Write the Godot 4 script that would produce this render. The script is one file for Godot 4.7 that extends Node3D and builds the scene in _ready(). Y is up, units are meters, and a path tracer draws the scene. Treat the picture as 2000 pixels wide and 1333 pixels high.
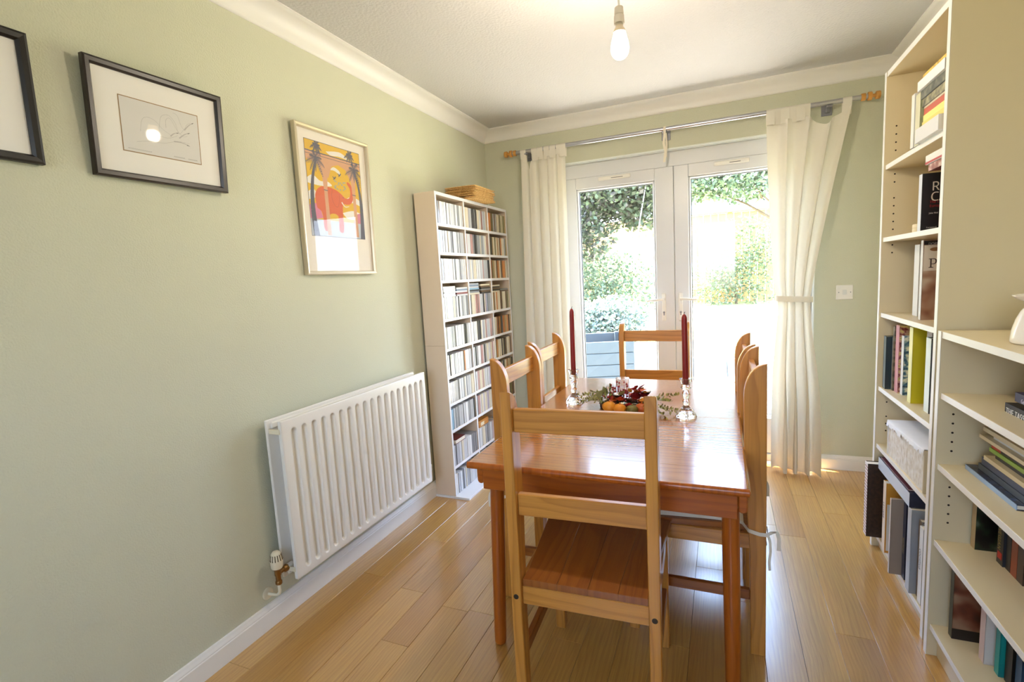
extends Node3D

# ---------------------------------------------------------------- helpers
var taken := {}
var M := {}
var T := {}
var rng := RandomNumberGenerator.new()

class MB:
	var v := PackedVector3Array()
	var n := PackedVector3Array()
	var u := PackedVector2Array()
	var c := PackedColorArray()
	var xf := Transform3D()
	var grain := -1
	var off := Vector2.ZERO
	var col := Color.WHITE
	var tinted := false

	func uvof(p: Vector3, nn: Vector3) -> Vector2:
		var a := nn.abs()
		var k := 0
		if a.y > a.x and a.y >= a.z: k = 1
		elif a.z > a.x: k = 2
		var i := (k + 1) % 3
		var j := (k + 2) % 3
		if grain >= 0:
			if i == grain: return Vector2(p[i], p[j]) + off
			if j == grain: return Vector2(p[j], p[i]) + off
			return Vector2(p[i] * 0.25, p[j]) + off
		if k == 0: return Vector2(p.z, -p.y) + off
		if k == 1: return Vector2(p.x, p.z) + off
		return Vector2(p.x, -p.y) + off

	func triu(a: Vector3, b: Vector3, d: Vector3, na: Vector3, nb: Vector3, nd: Vector3, ua: Vector2, ub: Vector2, ud: Vector2) -> void:
		var A := xf * a
		var B := xf * b
		var D := xf * d
		var Na := (xf.basis * na).normalized()
		var Nb := (xf.basis * nb).normalized()
		var Nd := (xf.basis * nd).normalized()
		if (B - A).cross(D - A).dot(Na + Nb + Nd) > 0.0:
			v.append_array([A, D, B]); n.append_array([Na, Nd, Nb]); u.append_array([ua, ud, ub])
		else:
			v.append_array([A, B, D]); n.append_array([Na, Nb, Nd]); u.append_array([ua, ub, ud])
		if tinted:
			c.append_array([col, col, col])

	func tri(a: Vector3, b: Vector3, d: Vector3, na: Vector3, nb: Vector3, nd: Vector3) -> void:
		var m := (na + nb + nd)
		triu(a, b, d, na, nb, nd, uvof(a, m), uvof(b, m), uvof(d, m))

	func quad(a: Vector3, b: Vector3, d: Vector3, e: Vector3, nn: Vector3) -> void:
		tri(a, b, d, nn, nn, nn)
		tri(a, d, e, nn, nn, nn)

	func box(at: Vector3, s: Vector3, bev := 0.0) -> void:
		var h := s * 0.5
		bev = minf(bev, minf(h.x, minf(h.y, h.z)) * 0.9)
		for k in 3:
			var i := (k + 1) % 3
			var j := (k + 2) % 3
			for sg in [-1.0, 1.0]:
				var nn := Vector3.ZERO
				nn[k] = sg
				var q := []
				for t in [[-1, -1], [1, -1], [1, 1], [-1, 1]]:
					var p := Vector3.ZERO
					p[k] = sg * h[k]; p[i] = t[0] * (h[i] - bev); p[j] = t[1] * (h[j] - bev)
					q.append(at + p)
				quad(q[0], q[1], q[2], q[3], nn)
		if bev <= 0.0: return
		for k in 3:
			var i := (k + 1) % 3
			var j := (k + 2) % 3
			for si in [-1.0, 1.0]:
				for sj in [-1.0, 1.0]:
					var nn := Vector3.ZERO
					nn[i] = si * 0.7071; nn[j] = sj * 0.7071
					var q := []
					for t in [[0, -1], [0, 1], [1, 1], [1, -1]]:
						var p := Vector3.ZERO
						p[k] = t[1] * (h[k] - bev)
						p[i] = si * (h[i] - (bev if t[0] == 1 else 0.0))
						p[j] = sj * (h[j] - (bev if t[0] == 0 else 0.0))
						q.append(at + p)
					quad(q[0], q[1], q[2], q[3], nn)
		for sx in [-1.0, 1.0]:
			for sy in [-1.0, 1.0]:
				for sz in [-1.0, 1.0]:
					var nn := Vector3(sx, sy, sz).normalized()
					var a := at + Vector3(sx * h.x, sy * (h.y - bev), sz * (h.z - bev))
					var b := at + Vector3(sx * (h.x - bev), sy * h.y, sz * (h.z - bev))
					var d := at + Vector3(sx * (h.x - bev), sy * (h.y - bev), sz * h.z)
					tri(a, b, d, nn, nn, nn)

	# polygon in local xy, extruded from z0 to z1, edges chamfered by bev
	func prism(poly: PackedVector2Array, z0: float, z1: float, bev := 0.0, smooth := false) -> void:
		var cnt := poly.size()
		var area := 0.0
		for i in cnt:
			area += poly[i].cross(poly[(i + 1) % cnt])
		if area < 0.0:
			poly = poly.duplicate(); poly.reverse()
		var en := []
		for i in cnt:
			var d := (poly[(i + 1) % cnt] - poly[i]).normalized()
			en.append(Vector2(d.y, -d.x))
		var inn := PackedVector2Array()
		var vn := []
		for i in cnt:
			var a: Vector2 = en[(i + cnt - 1) % cnt]
			var b: Vector2 = en[i]
			var m := (a + b).normalized()
			vn.append(m)
			inn.append(poly[i] - m * (bev / maxf(0.4, m.dot(b))))
		var ids := Geometry2D.triangulate_polygon(inn)
		for s in [[z0, -1.0], [z1, 1.0]]:
			var nn := Vector3(0, 0, s[1])
			for t in range(0, ids.size(), 3):
				var a := inn[ids[t]]
				var b := inn[ids[t + 1]]
				var d := inn[ids[t + 2]]
				tri(Vector3(a.x, a.y, s[0]), Vector3(b.x, b.y, s[0]), Vector3(d.x, d.y, s[0]), nn, nn, nn)
		for i in cnt:
			var k := (i + 1) % cnt
			var e: Vector2 = en[i]
			var n0 := Vector3(e.x, e.y, 0)
			var n1 := n0
			if smooth:
				if vn[i].dot(e) > 0.85: n0 = Vector3(vn[i].x, vn[i].y, 0)
				if vn[k].dot(e) > 0.85: n1 = Vector3(vn[k].x, vn[k].y, 0)
			var p := poly[i]
			var q := poly[k]
			var a := Vector3(p.x, p.y, z0 + bev)
			var b := Vector3(q.x, q.y, z0 + bev)
			var d := Vector3(q.x, q.y, z1 - bev)
			var f := Vector3(p.x, p.y, z1 - bev)
			tri(a, b, d, n0, n1, n1)
			tri(a, d, f, n0, n1, n0)
			if bev > 0.0:
				for s in [[z0, z0 + bev, -1.0], [z1, z1 - bev, 1.0]]:
					var nn := Vector3(e.x, e.y, s[2]).normalized()
					quad(Vector3(inn[i].x, inn[i].y, s[0]), Vector3(inn[k].x, inn[k].y, s[0]), Vector3(q.x, q.y, s[1]), Vector3(p.x, p.y, s[1]), nn)

	# profile of (radius, y) turned round y
	func lathe(at: Vector3, prof: PackedVector2Array, seg := 24, sx := 1.0, sz := 1.0) -> void:
		var cnt := prof.size()
		var pn := []
		for i in cnt:
			var a := prof[maxi(i - 1, 0)]
			var b := prof[mini(i + 1, cnt - 1)]
			var d := (b - a).normalized()
			pn.append(Vector2(d.y, -d.x))
		for i in cnt - 1:
			var e := (prof[i + 1] - prof[i]).normalized()
			var fn := Vector2(e.y, -e.x)
			var ma: Vector2 = pn[i] if pn[i].dot(fn) > 0.8 else fn
			var mb: Vector2 = pn[i + 1] if pn[i + 1].dot(fn) > 0.8 else fn
			for s in seg:
				var t0 := TAU * s / seg
				var t1 := TAU * (s + 1) / seg
				var c0 := Vector3(cos(t0) * sx, 0, sin(t0) * sz)
				var c1 := Vector3(cos(t1) * sx, 0, sin(t1) * sz)
				var A := at + c0 * prof[i].x + Vector3.UP * prof[i].y
				var B := at + c1 * prof[i].x + Vector3.UP * prof[i].y
				var C := at + c1 * prof[i + 1].x + Vector3.UP * prof[i + 1].y
				var D := at + c0 * prof[i + 1].x + Vector3.UP * prof[i + 1].y
				var na := c0 * ma.x + Vector3.UP * ma.y
				var nb := c1 * ma.x + Vector3.UP * ma.y
				var nc := c1 * mb.x + Vector3.UP * mb.y
				var nd := c0 * mb.x + Vector3.UP * mb.y
				if prof[i].x > 1e-6: tri(A, B, C, na, nb, nc)
				if prof[i + 1].x > 1e-6: tri(A, C, D, na, nc, nd)

	func tube(pts: PackedVector3Array, r: float, seg := 8, r1 := -1.0) -> void:
		if r1 < 0.0: r1 = r
		var cnt := pts.size()
		var side := Vector3.ZERO
		var rings := []
		for i in cnt:
			var d := (pts[mini(i + 1, cnt - 1)] - pts[maxi(i - 1, 0)]).normalized()
			if side == Vector3.ZERO:
				side = d.cross(Vector3.UP if absf(d.y) < 0.9 else Vector3.RIGHT).normalized()
			side = (side - d * side.dot(d)).normalized()
			var up := side.cross(d)
			var ring := []
			var rr := lerpf(r, r1, float(i) / maxf(1.0, cnt - 1.0))
			for s in seg:
				var t := TAU * s / seg
				var q := side * cos(t) + up * sin(t)
				ring.append([pts[i] + q * rr, q])
			rings.append(ring)
		for i in cnt - 1:
			for s in seg:
				var k := (s + 1) % seg
				var A = rings[i][s]; var B = rings[i][k]; var C = rings[i + 1][k]; var D = rings[i + 1][s]
				tri(A[0], B[0], C[0], A[1], B[1], C[1])
				tri(A[0], C[0], D[0], A[1], C[1], D[1])
		for e in [[0, 1], [cnt - 1, cnt - 2]]:
			var nn: Vector3 = (pts[e[0]] - pts[e[1]]).normalized()
			for s in range(1, seg - 1):
				tri(rings[e[0]][0][0], rings[e[0]][s][0], rings[e[0]][s + 1][0], nn, nn, nn)

	# grid of points g[row][column]; facing gives the side that shows
	func grid(g: Array, facing: Vector3) -> void:
		var rows := g.size()
		var cols: int = g[0].size()
		var nn := []
		for i in rows:
			var line := []
			for j in cols:
				var dx: Vector3 = g[i][mini(j + 1, cols - 1)] - g[i][maxi(j - 1, 0)]
				var dy: Vector3 = g[mini(i + 1, rows - 1)][j] - g[maxi(i - 1, 0)][j]
				var m := dx.cross(dy).normalized()
				line.append(m if m.dot(facing) >= 0.0 else -m)
			nn.append(line)
		for i in rows - 1:
			for j in cols - 1:
				tri(g[i][j], g[i][j + 1], g[i + 1][j + 1], nn[i][j], nn[i][j + 1], nn[i + 1][j + 1])
				tri(g[i][j], g[i + 1][j + 1], g[i + 1][j], nn[i][j], nn[i + 1][j + 1], nn[i + 1][j])

	func mesh() -> ArrayMesh:
		var a := []
		a.resize(Mesh.ARRAY_MAX)
		a[Mesh.ARRAY_VERTEX] = v
		a[Mesh.ARRAY_NORMAL] = n
		a[Mesh.ARRAY_TEX_UV] = u
		if tinted: a[Mesh.ARRAY_COLOR] = c
		var m := ArrayMesh.new()
		m.add_surface_from_arrays(Mesh.PRIMITIVE_TRIANGLES, a)
		return m


func mb(grain := -1, off := Vector2.ZERO) -> MB:
	var b := MB.new()
	b.grain = grain
	b.off = off
	return b

func rnd(a: float, b: float) -> float:
	return rng.randf_range(a, b)

func roff() -> Vector2:
	return Vector2(rnd(0, 5), rnd(0, 5))

func numbered(called: String) -> String:
	var k: int = taken.get(called, 0)
	taken[called] = k + 1
	return called if k == 0 else "%s_%03d" % [called, k]

func tag(o: Node, label := "", category := "", group := "", kind := "") -> Node:
	if label: o.set_meta("label", label)
	if category: o.set_meta("category", category)
	if group: o.set_meta("group", group)
	if kind: o.set_meta("kind", kind)
	return o

func thing(called: String, label: String, category: String, at := Vector3.ZERO, turn := 0.0, group := "") -> Node3D:
	var o := Node3D.new()
	o.name = numbered(called)
	add_child(o)
	o.position = at
	o.rotation.y = turn
	tag(o, label, category, group)
	return o

func part(called: String, b, m: Material, parent: Node, at := Vector3.ZERO) -> MeshInstance3D:
	var o := MeshInstance3D.new()
	o.name = called
	o.mesh = b.mesh() if b is MB else b
	o.material_override = m
	o.position = at
	parent.add_child(o, true)
	return o

func solo(called: String, b, m: Material, label: String, category: String, at := Vector3.ZERO, group := "") -> MeshInstance3D:
	var o := MeshInstance3D.new()
	o.name = numbered(called)
	o.mesh = b.mesh() if b is MB else b
	o.material_override = m
	o.position = at
	add_child(o)
	tag(o, label, category, group)
	return o

func struct(called: String, b, m: Material, at := Vector3.ZERO) -> MeshInstance3D:
	var o := solo(called, b, m, "", "", at)
	o.set_meta("kind", "structure")
	return o

func boxm(at: Vector3, s: Vector3, bev := 0.0, grain := -1) -> MB:
	var b := mb(grain, roff() if grain >= 0 else Vector2.ZERO)
	b.box(at, s, bev)
	return b

func span(a: Vector3, b: Vector3, bev := 0.0, grain := -1) -> MB:
	return boxm((a + b) * 0.5, (b - a).abs(), bev, grain)

func V2(a: Array) -> PackedVector2Array:
	var p := PackedVector2Array()
	for i in range(0, a.size(), 2): p.append(Vector2(a[i], a[i + 1]))
	return p

func rgb(r: int, g: int, b: int) -> Color:
	return Color8(r, g, b)

func mat(c: Color, rough := 0.6, metal := 0.0) -> StandardMaterial3D:
	var m := StandardMaterial3D.new()
	m.albedo_color = c
	m.roughness = rough
	m.metallic = metal
	return m

func text_part(called: String, t: String, size: float, m: Material, parent: Node, xf: Transform3D, serif := false) -> MeshInstance3D:
	var tm := TextMesh.new()
	var f := SystemFont.new()
	f.font_names = PackedStringArray(["Droid Serif" if serif else "Droid Sans"])
	tm.font = f
	tm.text = t
	tm.font_size = 32
	tm.pixel_size = size / 24.0
	tm.depth = 0.0006
	tm.horizontal_alignment = HORIZONTAL_ALIGNMENT_LEFT
	tm.curve_step = 2.0
	var o := part(called, tm, m, parent)
	o.transform = xf
	return o

# ---------------------------------------------------------------- textures
func fnl(seed_: int, freq: float, type := FastNoiseLite.TYPE_SIMPLEX_SMOOTH, oct := 3) -> FastNoiseLite:
	var f := FastNoiseLite.new()
	f.seed = seed_
	f.frequency = freq
	f.noise_type = type
	f.fractal_octaves = oct
	return f

func noise_tex(seed_: int, freq: float, cols: Array, offs: Array, size := 256, oct := 4, normal := false, strength := 4.0) -> NoiseTexture2D:
	var t := NoiseTexture2D.new()
	t.width = size
	t.height = size
	t.seamless = true
	t.noise = fnl(seed_, freq, FastNoiseLite.TYPE_SIMPLEX_SMOOTH, oct)
	if normal:
		t.as_normal_map = true
		t.bump_strength = strength
	else:
		var g := Gradient.new()
		g.colors = PackedColorArray(cols)
		g.offsets = PackedFloat32Array(offs)
		t.color_ramp = g
	return t

# wood: mirrored tile, u runs along the grain over len_m metres, v across over wid_m
func wood(seed_: int, w: int, h: int, len_m: float, wid_m: float, light: Color, dark: Color, rings: float, wobble: float, fibre: float, ringy: float) -> ImageTexture:
	var a := fnl(seed_, 1.0, FastNoiseLite.TYPE_SIMPLEX_SMOOTH, 2)
	var b := fnl(seed_ + 7, 1.0, FastNoiseLite.TYPE_VALUE, 1)
	var w2 := w / 2
	var h2 := h / 2
	var data := PackedByteArray()
	data.resize(w * h * 3)
	for y in h2:
		var t := wid_m * 0.5 * y / h2
		for x in w2:
			var s := len_m * 0.5 * x / w2
			var big := a.get_noise_2d(s * 0.8, t * 5.0)
			var mid := a.get_noise_2d(s * 2.6 + 40.0, t * 14.0)
			var r := t * rings + big * wobble + mid * wobble * 0.22
			var f := r - floorf(r)
			f = f * f * (3.0 - 2.0 * f) if f < 0.85 else 1.0 - (f - 0.85) / 0.15
			var fine := b.get_noise_2d(s * 14.0, t * 900.0)
			var q := clampf(0.18 + ringy * f * f + fibre * fine + 0.30 * a.get_noise_2d(s * 0.5 + 90.0, t * 2.0), 0.0, 1.0)
			var cc := light.lerp(dark, q)
			for k in [[x, y], [w - 1 - x, y], [x, h - 1 - y], [w - 1 - x, h - 1 - y]]:
				var i: int = (k[1] * w + k[0]) * 3
				data[i] = cc.r8; data[i + 1] = cc.g8; data[i + 2] = cc.b8
	var im := Image.create_from_data(w, h, false, Image.FORMAT_RGB8, data)
	return ImageTexture.create_from_image(im)

func tmat(t: Texture2D, scale: Vector2, rough: float, tint := Color.WHITE) -> StandardMaterial3D:
	var m := mat(tint, rough)
	m.albedo_texture = t
	m.uv1_scale = Vector3(scale.x, scale.y, 1)
	return m

# ---------------------------------------------------------------- drawing on images (flat print)
func fill_poly(im: Image, pts: PackedVector2Array, c: Color) -> void:
	var w := im.get_width()
	var h := im.get_height()
	var y0 := h
	var y1 := 0
	for p in pts:
		y0 = mini(y0, int(floor(p.y))); y1 = maxi(y1, int(ceil(p.y)))
	for y in range(maxi(0, y0), mini(h, y1 + 1)):
		var xs := []
		for i in pts.size():
			var a := pts[i]
			var b := pts[(i + 1) % pts.size()]
			var fy := y + 0.5
			if (a.y <= fy) != (b.y <= fy):
				xs.append(a.x + (fy - a.y) / (b.y - a.y) * (b.x - a.x))
		xs.sort()
		for i in range(0, xs.size() - 1, 2):
			var x0 := clampi(int(round(xs[i])), 0, w)
			var x1 := clampi(int(round(xs[i + 1])), 0, w)
			if x1 > x0: im.fill_rect(Rect2i(x0, y, x1 - x0, 1), c)

func stroke(im: Image, pts: PackedVector2Array, wd: float, c: Color, wd1 := -1.0) -> void:
	if wd1 < 0.0: wd1 = wd
	for i in pts.size() - 1:
		var d := (pts[i + 1] - pts[i]).normalized()
		var s0 := Vector2(-d.y, d.x) * lerpf(wd, wd1, float(i) / (pts.size() - 1)) * 0.5
		var s1 := Vector2(-d.y, d.x) * lerpf(wd, wd1, float(i + 1) / (pts.size() - 1)) * 0.5
		fill_poly(im, PackedVector2Array([pts[i] + s0, pts[i + 1] + s1, pts[i + 1] - s1, pts[i] - s0]), c)

func scaled(a: Array, w: float, h: float) -> PackedVector2Array:
	var p := V2(a)
	for i in p.size(): p[i] *= Vector2(w, h)
	return p

func curve(a: PackedVector2Array, steps := 8) -> PackedVector2Array:
	var out := PackedVector2Array()
	for i in a.size() - 1:
		for k in steps:
			out.append(a[i].cubic_interpolate(a[i + 1], a[maxi(i - 1, 0)], a[mini(i + 2, a.size() - 1)], float(k) / steps))
	out.append(a[a.size() - 1])
	return out

# ---------------------------------------------------------------- the scene
const W := 2.565      # room width, wall_left at x = 0
const H := 2.379      # ceiling
const ZR := 5.3       # wall behind the camera; wall_back with the doors at z = 0

func _ready() -> void:
	rng.seed = 20240611
	var cam := Camera3D.new()
	cam.name = "camera"
	cam.position = Vector3(1.6272, 1.2847, 3.5348)
	cam.rotation = Vector3(-0.1212, 0.3994, -0.0559)
	cam.fov = 68.53
	cam.near = 0.02
	cam.far = 200.0
	add_child(cam)
	cam.current = true

	var env := Environment.new()
	env.background_mode = Environment.BG_SKY
	var sky := Sky.new()
	var sm := ProceduralSkyMaterial.new()
	sm.sky_top_color = Color(0.62, 0.74, 0.92)
	sm.sky_horizon_color = Color(0.90, 0.94, 1.0)
	sm.ground_horizon_color = Color(0.80, 0.82, 0.80)
	sm.ground_bottom_color = Color(0.50, 0.50, 0.46)
	sm.sun_angle_max = 1.0
	sm.energy_multiplier = 15.0
	sky.sky_material = sm
	env.sky = sky
	env.ambient_light_source = Environment.AMBIENT_SOURCE_SKY
	env.tonemap_mode = Environment.TONE_MAPPER_LINEAR
	env.tonemap_exposure = 1.2
	env.sdfgi_enabled = true
	env.ssao_enabled = true
	env.ssil_enabled = true
	var we := WorldEnvironment.new()
	we.name = "world_environment"
	we.environment = env
	add_child(we)

	var sun := DirectionalLight3D.new()
	sun.name = "sun"
	sun.light_color = Color(1.0, 0.97, 0.91)
	sun.light_energy = 34.0
	sun.light_angular_distance = 0.6
	sun.shadow_enabled = true
	add_child(sun)
	sun.look_at_from_position(Vector3(-2.4, 6.0, -0.9), Vector3.ZERO)

	make_materials()
	make_room()
	make_doors()
	make_garden()
	make_table()
	make_chairs()
	make_bookcases()
	make_rack()
	make_radiator()
	make_curtains()
	make_pictures()
	make_pendant()
	make_table_things()
	make_books()
	make_discs()
	make_small_things()


func make_materials() -> void:
	T.pine = wood(11, 1024, 256, 1.6, 0.40, rgb(206, 142, 60), rgb(150, 90, 28), 30.0, 1.9, 0.12, 0.42)
	T.table = wood(23, 1024, 256, 1.6, 0.40, rgb(190, 124, 50), rgb(138, 80, 23), 38.0, 1.2, 0.14, 0.42)
	T.oak = wood(37, 1024, 256, 2.4, 0.44, rgb(206, 162, 88), rgb(160, 114, 54), 75.0, 2.2, 0.22, 0.30)
	M.pine = tmat(T.pine, Vector2(1 / 1.6, 2.5), 0.36)
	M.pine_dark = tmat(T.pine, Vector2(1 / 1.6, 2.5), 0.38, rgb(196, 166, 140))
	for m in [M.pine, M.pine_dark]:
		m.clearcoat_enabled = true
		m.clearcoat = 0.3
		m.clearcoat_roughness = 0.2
	M.table = tmat(T.table, Vector2(1 / 1.6, 2.5), 0.26)
	M.table.clearcoat_enabled = true
	M.table.clearcoat = 1.0
	M.table.clearcoat_roughness = 0.12
	M.table_leg = tmat(T.table, Vector2(1 / 1.6, 2.5), 0.3, rgb(250, 206, 152))
	M.oak = []
	for t in [rgb(255, 255, 255), rgb(250, 246, 240), rgb(244, 238, 228), rgb(253, 249, 240), rgb(236, 226, 212), rgb(250, 248, 246)]:
		var m := tmat(T.oak, Vector2(1 / 2.4, 1 / 0.44), 0.29, t)
		m.clearcoat_enabled = true
		m.clearcoat = 1.0
		m.clearcoat_roughness = 0.20
		m.metallic_specular = 0.8
		M.oak.append(m)
	var wall_n := noise_tex(5, 0.12, [], [], 512, 5, true, 3.0)
	M.wall = mat(rgb(206, 206, 183), 0.85)
	M.wall.normal_enabled = true
	M.wall.normal_texture = wall_n
	M.wall.normal_scale = 0.35
	M.wall.uv1_triplanar = true
	M.wall.uv1_scale = Vector3(2.2, 2.2, 2.2)
	M.ceiling = mat(rgb(200, 198, 195), 0.9)
	M.ceiling.normal_enabled = true
	M.ceiling.normal_texture = wall_n
	M.ceiling.normal_scale = 0.3
	M.ceiling.uv1_triplanar = true
	M.trim = mat(rgb(240, 237, 231), 0.4)
	M.upvc = mat(rgb(224, 224, 225), 0.32)
	M.gasket = mat(rgb(40, 42, 44), 0.6)
	M.white_paint = mat(rgb(240, 236, 228), 0.3)
	M.cream_plastic = mat(rgb(232, 222, 194), 0.4)
	M.laminate_shaded = mat(rgb(219, 203, 165), 0.35)  # white boards, with warm shading put into the tan colour
	M.laminate_lit = mat(rgb(240, 238, 234), 0.35)  # the same white boards in their lit tone, for front edges
	M.rack = mat(rgb(230, 210, 186), 0.4)  # white panels too, their warm shade painted as tan
	M.rack_lit = mat(rgb(240, 240, 242), 0.35)  # lit tone of the same white panels
	M.hole = mat(rgb(40, 28, 18), 0.9)
	M.black = mat(rgb(24, 22, 21), 0.4)
	M.steel = mat(rgb(196, 196, 202), 0.28, 1.0)
	M.grey_metal = mat(rgb(150, 150, 156), 0.4, 0.8)
	M.brass = mat(rgb(150, 112, 66), 0.35, 1.0)
	M.bolt = mat(rgb(70, 62, 54), 0.4, 0.8)
	M.finial = mat(rgb(206, 148, 70), 0.45)
	M.pages = mat(rgb(236, 228, 210), 0.8)
	M.glass = mat(Color(1, 1, 1, 0.04), 0.02)
	M.glass.transparency = BaseMaterial3D.TRANSPARENCY_ALPHA
	M.crystal = mat(Color(1, 1, 1, 0.02), 0.03)
	M.crystal.refraction_enabled = true
	M.crystal.refraction_scale = 0.036
	M.crystal.transparency = BaseMaterial3D.TRANSPARENCY_ALPHA
	M.picture_glass = mat(Color(1, 1, 1, 0.04), 0.02)
	M.picture_glass.transparency = BaseMaterial3D.TRANSPARENCY_ALPHA
	M.picture_glass.metallic_specular = 0.4
	M.thin_glass = mat(Color(1, 1, 1, 0.05), 0.03)
	M.thin_glass.transparency = BaseMaterial3D.TRANSPARENCY_ALPHA
	M.curtain = mat(rgb(240, 235, 222), 0.9)
	M.curtain.backlight_enabled = true
	M.curtain.backlight = Color(0.6, 0.58, 0.53)
	M.cushion = mat(rgb(238, 228, 208), 0.9)
	M.wax_red = mat(rgb(132, 22, 22), 0.4)
	M.wax_red.subsurf_scatter_enabled = true
	M.wax_red.subsurf_scatter_strength = 0.15
	M.wax_white = mat(rgb(244, 238, 226), 0.5)
	M.ceramic = mat(rgb(240, 234, 222), 0.2)


# ---------------------------------------------------------------- room
func make_room() -> void:
	# floor boards on a slab
	var slab := struct("floor", span(Vector3(-0.12, -0.12, -0.02), Vector3(W + 0.12, -0.0145, ZR)), mat(rgb(90, 66, 40), 0.9))
	var bw := 0.117
	var row := 0
	var starts := {2: 1.50, 4: 2.18, 1: 1.845, 3: 1.89, 6: 1.93, 17: 1.64}
	while row * bw < W:
		var x0 := row * bw
		var x1 := minf(x0 + bw, W)
		var z: float = starts.get(row, rnd(0.4, 1.6))
		var cuts := [0.0]
		if z > 1.3: cuts.append(z - rnd(1.05, 1.25))
		while z < ZR:
			cuts.append(z)
			z += rnd(1.1, 1.7)
		cuts.append(ZR)
		for i in cuts.size() - 1:
			var g := 0.0004
			var b := mb(2, Vector2(rnd(0, 6), rnd(0, 2)))
			b.box(Vector3(0, -0.007, 0), Vector3(x1 - x0 - 2 * g, 0.014, cuts[i + 1] - cuts[i] - 2 * g), 0.0009)
			part("plank", b, M.oak[rng.randi() % 6], slab, Vector3((x0 + x1) * 0.5, 0, (cuts[i] + cuts[i + 1]) * 0.5))
		row += 1
	struct("ceiling", span(Vector3(-0.12, H, -0.26), Vector3(W + 0.12, H + 0.15, ZR + 0.15)), M.ceiling)
	struct("wall_left", span(Vector3(-0.15, -0.12, -0.26), Vector3(0, H, ZR + 0.15)), M.wall)
	struct("wall_right", span(Vector3(W, -0.12, -0.26), Vector3(W + 0.15, H, ZR + 0.15)), M.wall)
	var b := mb()
	b.box(Vector3(0.255, H / 2 - 0.06, -0.13), Vector3(0.51, H + 0.12, 0.26))
	b.box(Vector3((2.15 + W) / 2, H / 2 - 0.06, -0.13), Vector3(W - 2.15, H + 0.12, 0.26))
	b.box(Vector3(1.33, (2.078 + H) / 2, -0.13), Vector3(1.64, H - 2.078, 0.26))
	struct("wall_back", b, M.wall)
	# wall behind the camera, with an unseen window added for fill light
	b = mb()
	var wx0 := 0.6
	var wx1 := 1.9
	var wy0 := 0.90
	var wy1 := 2.10
	b.box(Vector3(wx0 / 2, H / 2, ZR + 0.075), Vector3(wx0, H, 0.15))
	b.box(Vector3((W + wx1) / 2, H / 2, ZR + 0.075), Vector3(W - wx1, H, 0.15))
	b.box(Vector3((wx0 + wx1) / 2, wy0 / 2, ZR + 0.075), Vector3(wx1 - wx0, wy0, 0.15))
	b.box(Vector3((wx0 + wx1) / 2, (wy1 + H) / 2, ZR + 0.075), Vector3(wx1 - wx0, H - wy1, 0.15))
	struct("wall_rear", b, M.wall)
	b = mb()
	for x in [wx0 + 0.03, (wx0 + wx1) / 2, wx1 - 0.03]:
		b.box(Vector3(x, (wy0 + wy1) / 2, ZR + 0.09), Vector3(0.06, wy1 - wy0, 0.06), 0.005)
	for y in [wy0 + 0.03, wy1 - 0.03]:
		b.box(Vector3((wx0 + wx1) / 2, y, ZR + 0.09), Vector3(wx1 - wx0, 0.06, 0.058), 0.005)
	var added_win := struct("added_window_1", b, M.upvc)
	b = mb()
	b.quad(Vector3(wx0 + 0.06, wy0 + 0.06, ZR + 0.09), Vector3(wx1 - 0.06, wy0 + 0.06, ZR + 0.09), Vector3(wx1 - 0.06, wy1 - 0.06, ZR + 0.09), Vector3(wx0 + 0.06, wy1 - 0.06, ZR + 0.09), Vector3(0, 0, -1))
	part("pane", b, M.glass, added_win)
	# reveal head and linings round the doors
	b = mb()
	b.box(Vector3(1.33, 2.074, -0.13), Vector3(1.638, 0.008, 0.258))
	b.box(Vector3(0.513, 1.03, -0.13), Vector3(0.006, 2.07, 0.258))
	b.box(Vector3(2.147, 1.03, -0.13), Vector3(0.006, 2.07, 0.258))
	struct("trim_1", b, mat(rgb(232, 236, 230), 0.5))
	# coving
	var cove := PackedVector2Array([Vector2(0, 2.299), Vector2(0.006, 2.299), Vector2(0.009, 2.305)])
	for i in 9:
		var a := (i / 8.0) * PI / 2
		cove.append(Vector2(0.080 - 0.070 * cos(a), 2.306 + 0.066 * sin(a)))
	cove.append_array(PackedVector2Array([Vector2(0.082, 2.374), Vector2(0.0874, 2.374), Vector2(0.0874, H), Vector2(0, H)]))
	b = mb()
	b.xf = Transform3D(Basis(Vector3(1, 0, 0), Vector3(0, 1, 0), Vector3(0, 0, 1)), Vector3.ZERO)
	b.prism(cove, 0.0, ZR, 0.0, true)
	struct("trim_2", b, M.trim)
	b = mb()
	b.xf = Transform3D(Basis(Vector3(0, 0, 1), Vector3(0, 1, 0), Vector3(1, 0, 0)), Vector3.ZERO)
	b.prism(cove, 0.0, W, 0.0, true)
	struct("trim_3", b, M.trim)
	b = mb()
	b.xf = Transform3D(Basis(Vector3(-1, 0, 0), Vector3(0, 1, 0), Vector3(0, 0, 1)), Vector3(W, 0, 0))
	b.prism(cove, 0.0, ZR, 0.0, true)
	struct("trim_4", b, M.trim)
	# skirting
	var sk := PackedVector2Array([Vector2(0, 0), Vector2(0.016, 0), Vector2(0.016, 0.066), Vector2(0.0135, 0.069), Vector2(0.0135, 0.073), Vector2(0.009, 0.082), Vector2(0.006, 0.090), Vector2(0.0, 0.091)])
	b = mb()
	b.prism(sk, 0.0, ZR)
	struct("baseboard_left", b, M.trim)
	b = mb()
	b.xf = Transform3D(Basis(Vector3(0, 0, 1), Vector3(0, 1, 0), Vector3(1, 0, 0)), Vector3.ZERO)
	b.prism(sk, 0.0165, 0.51)
	b.prism(sk, 2.15, W - 0.0165)
	struct("baseboard_back", b, M.trim)
	b = mb()
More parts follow.
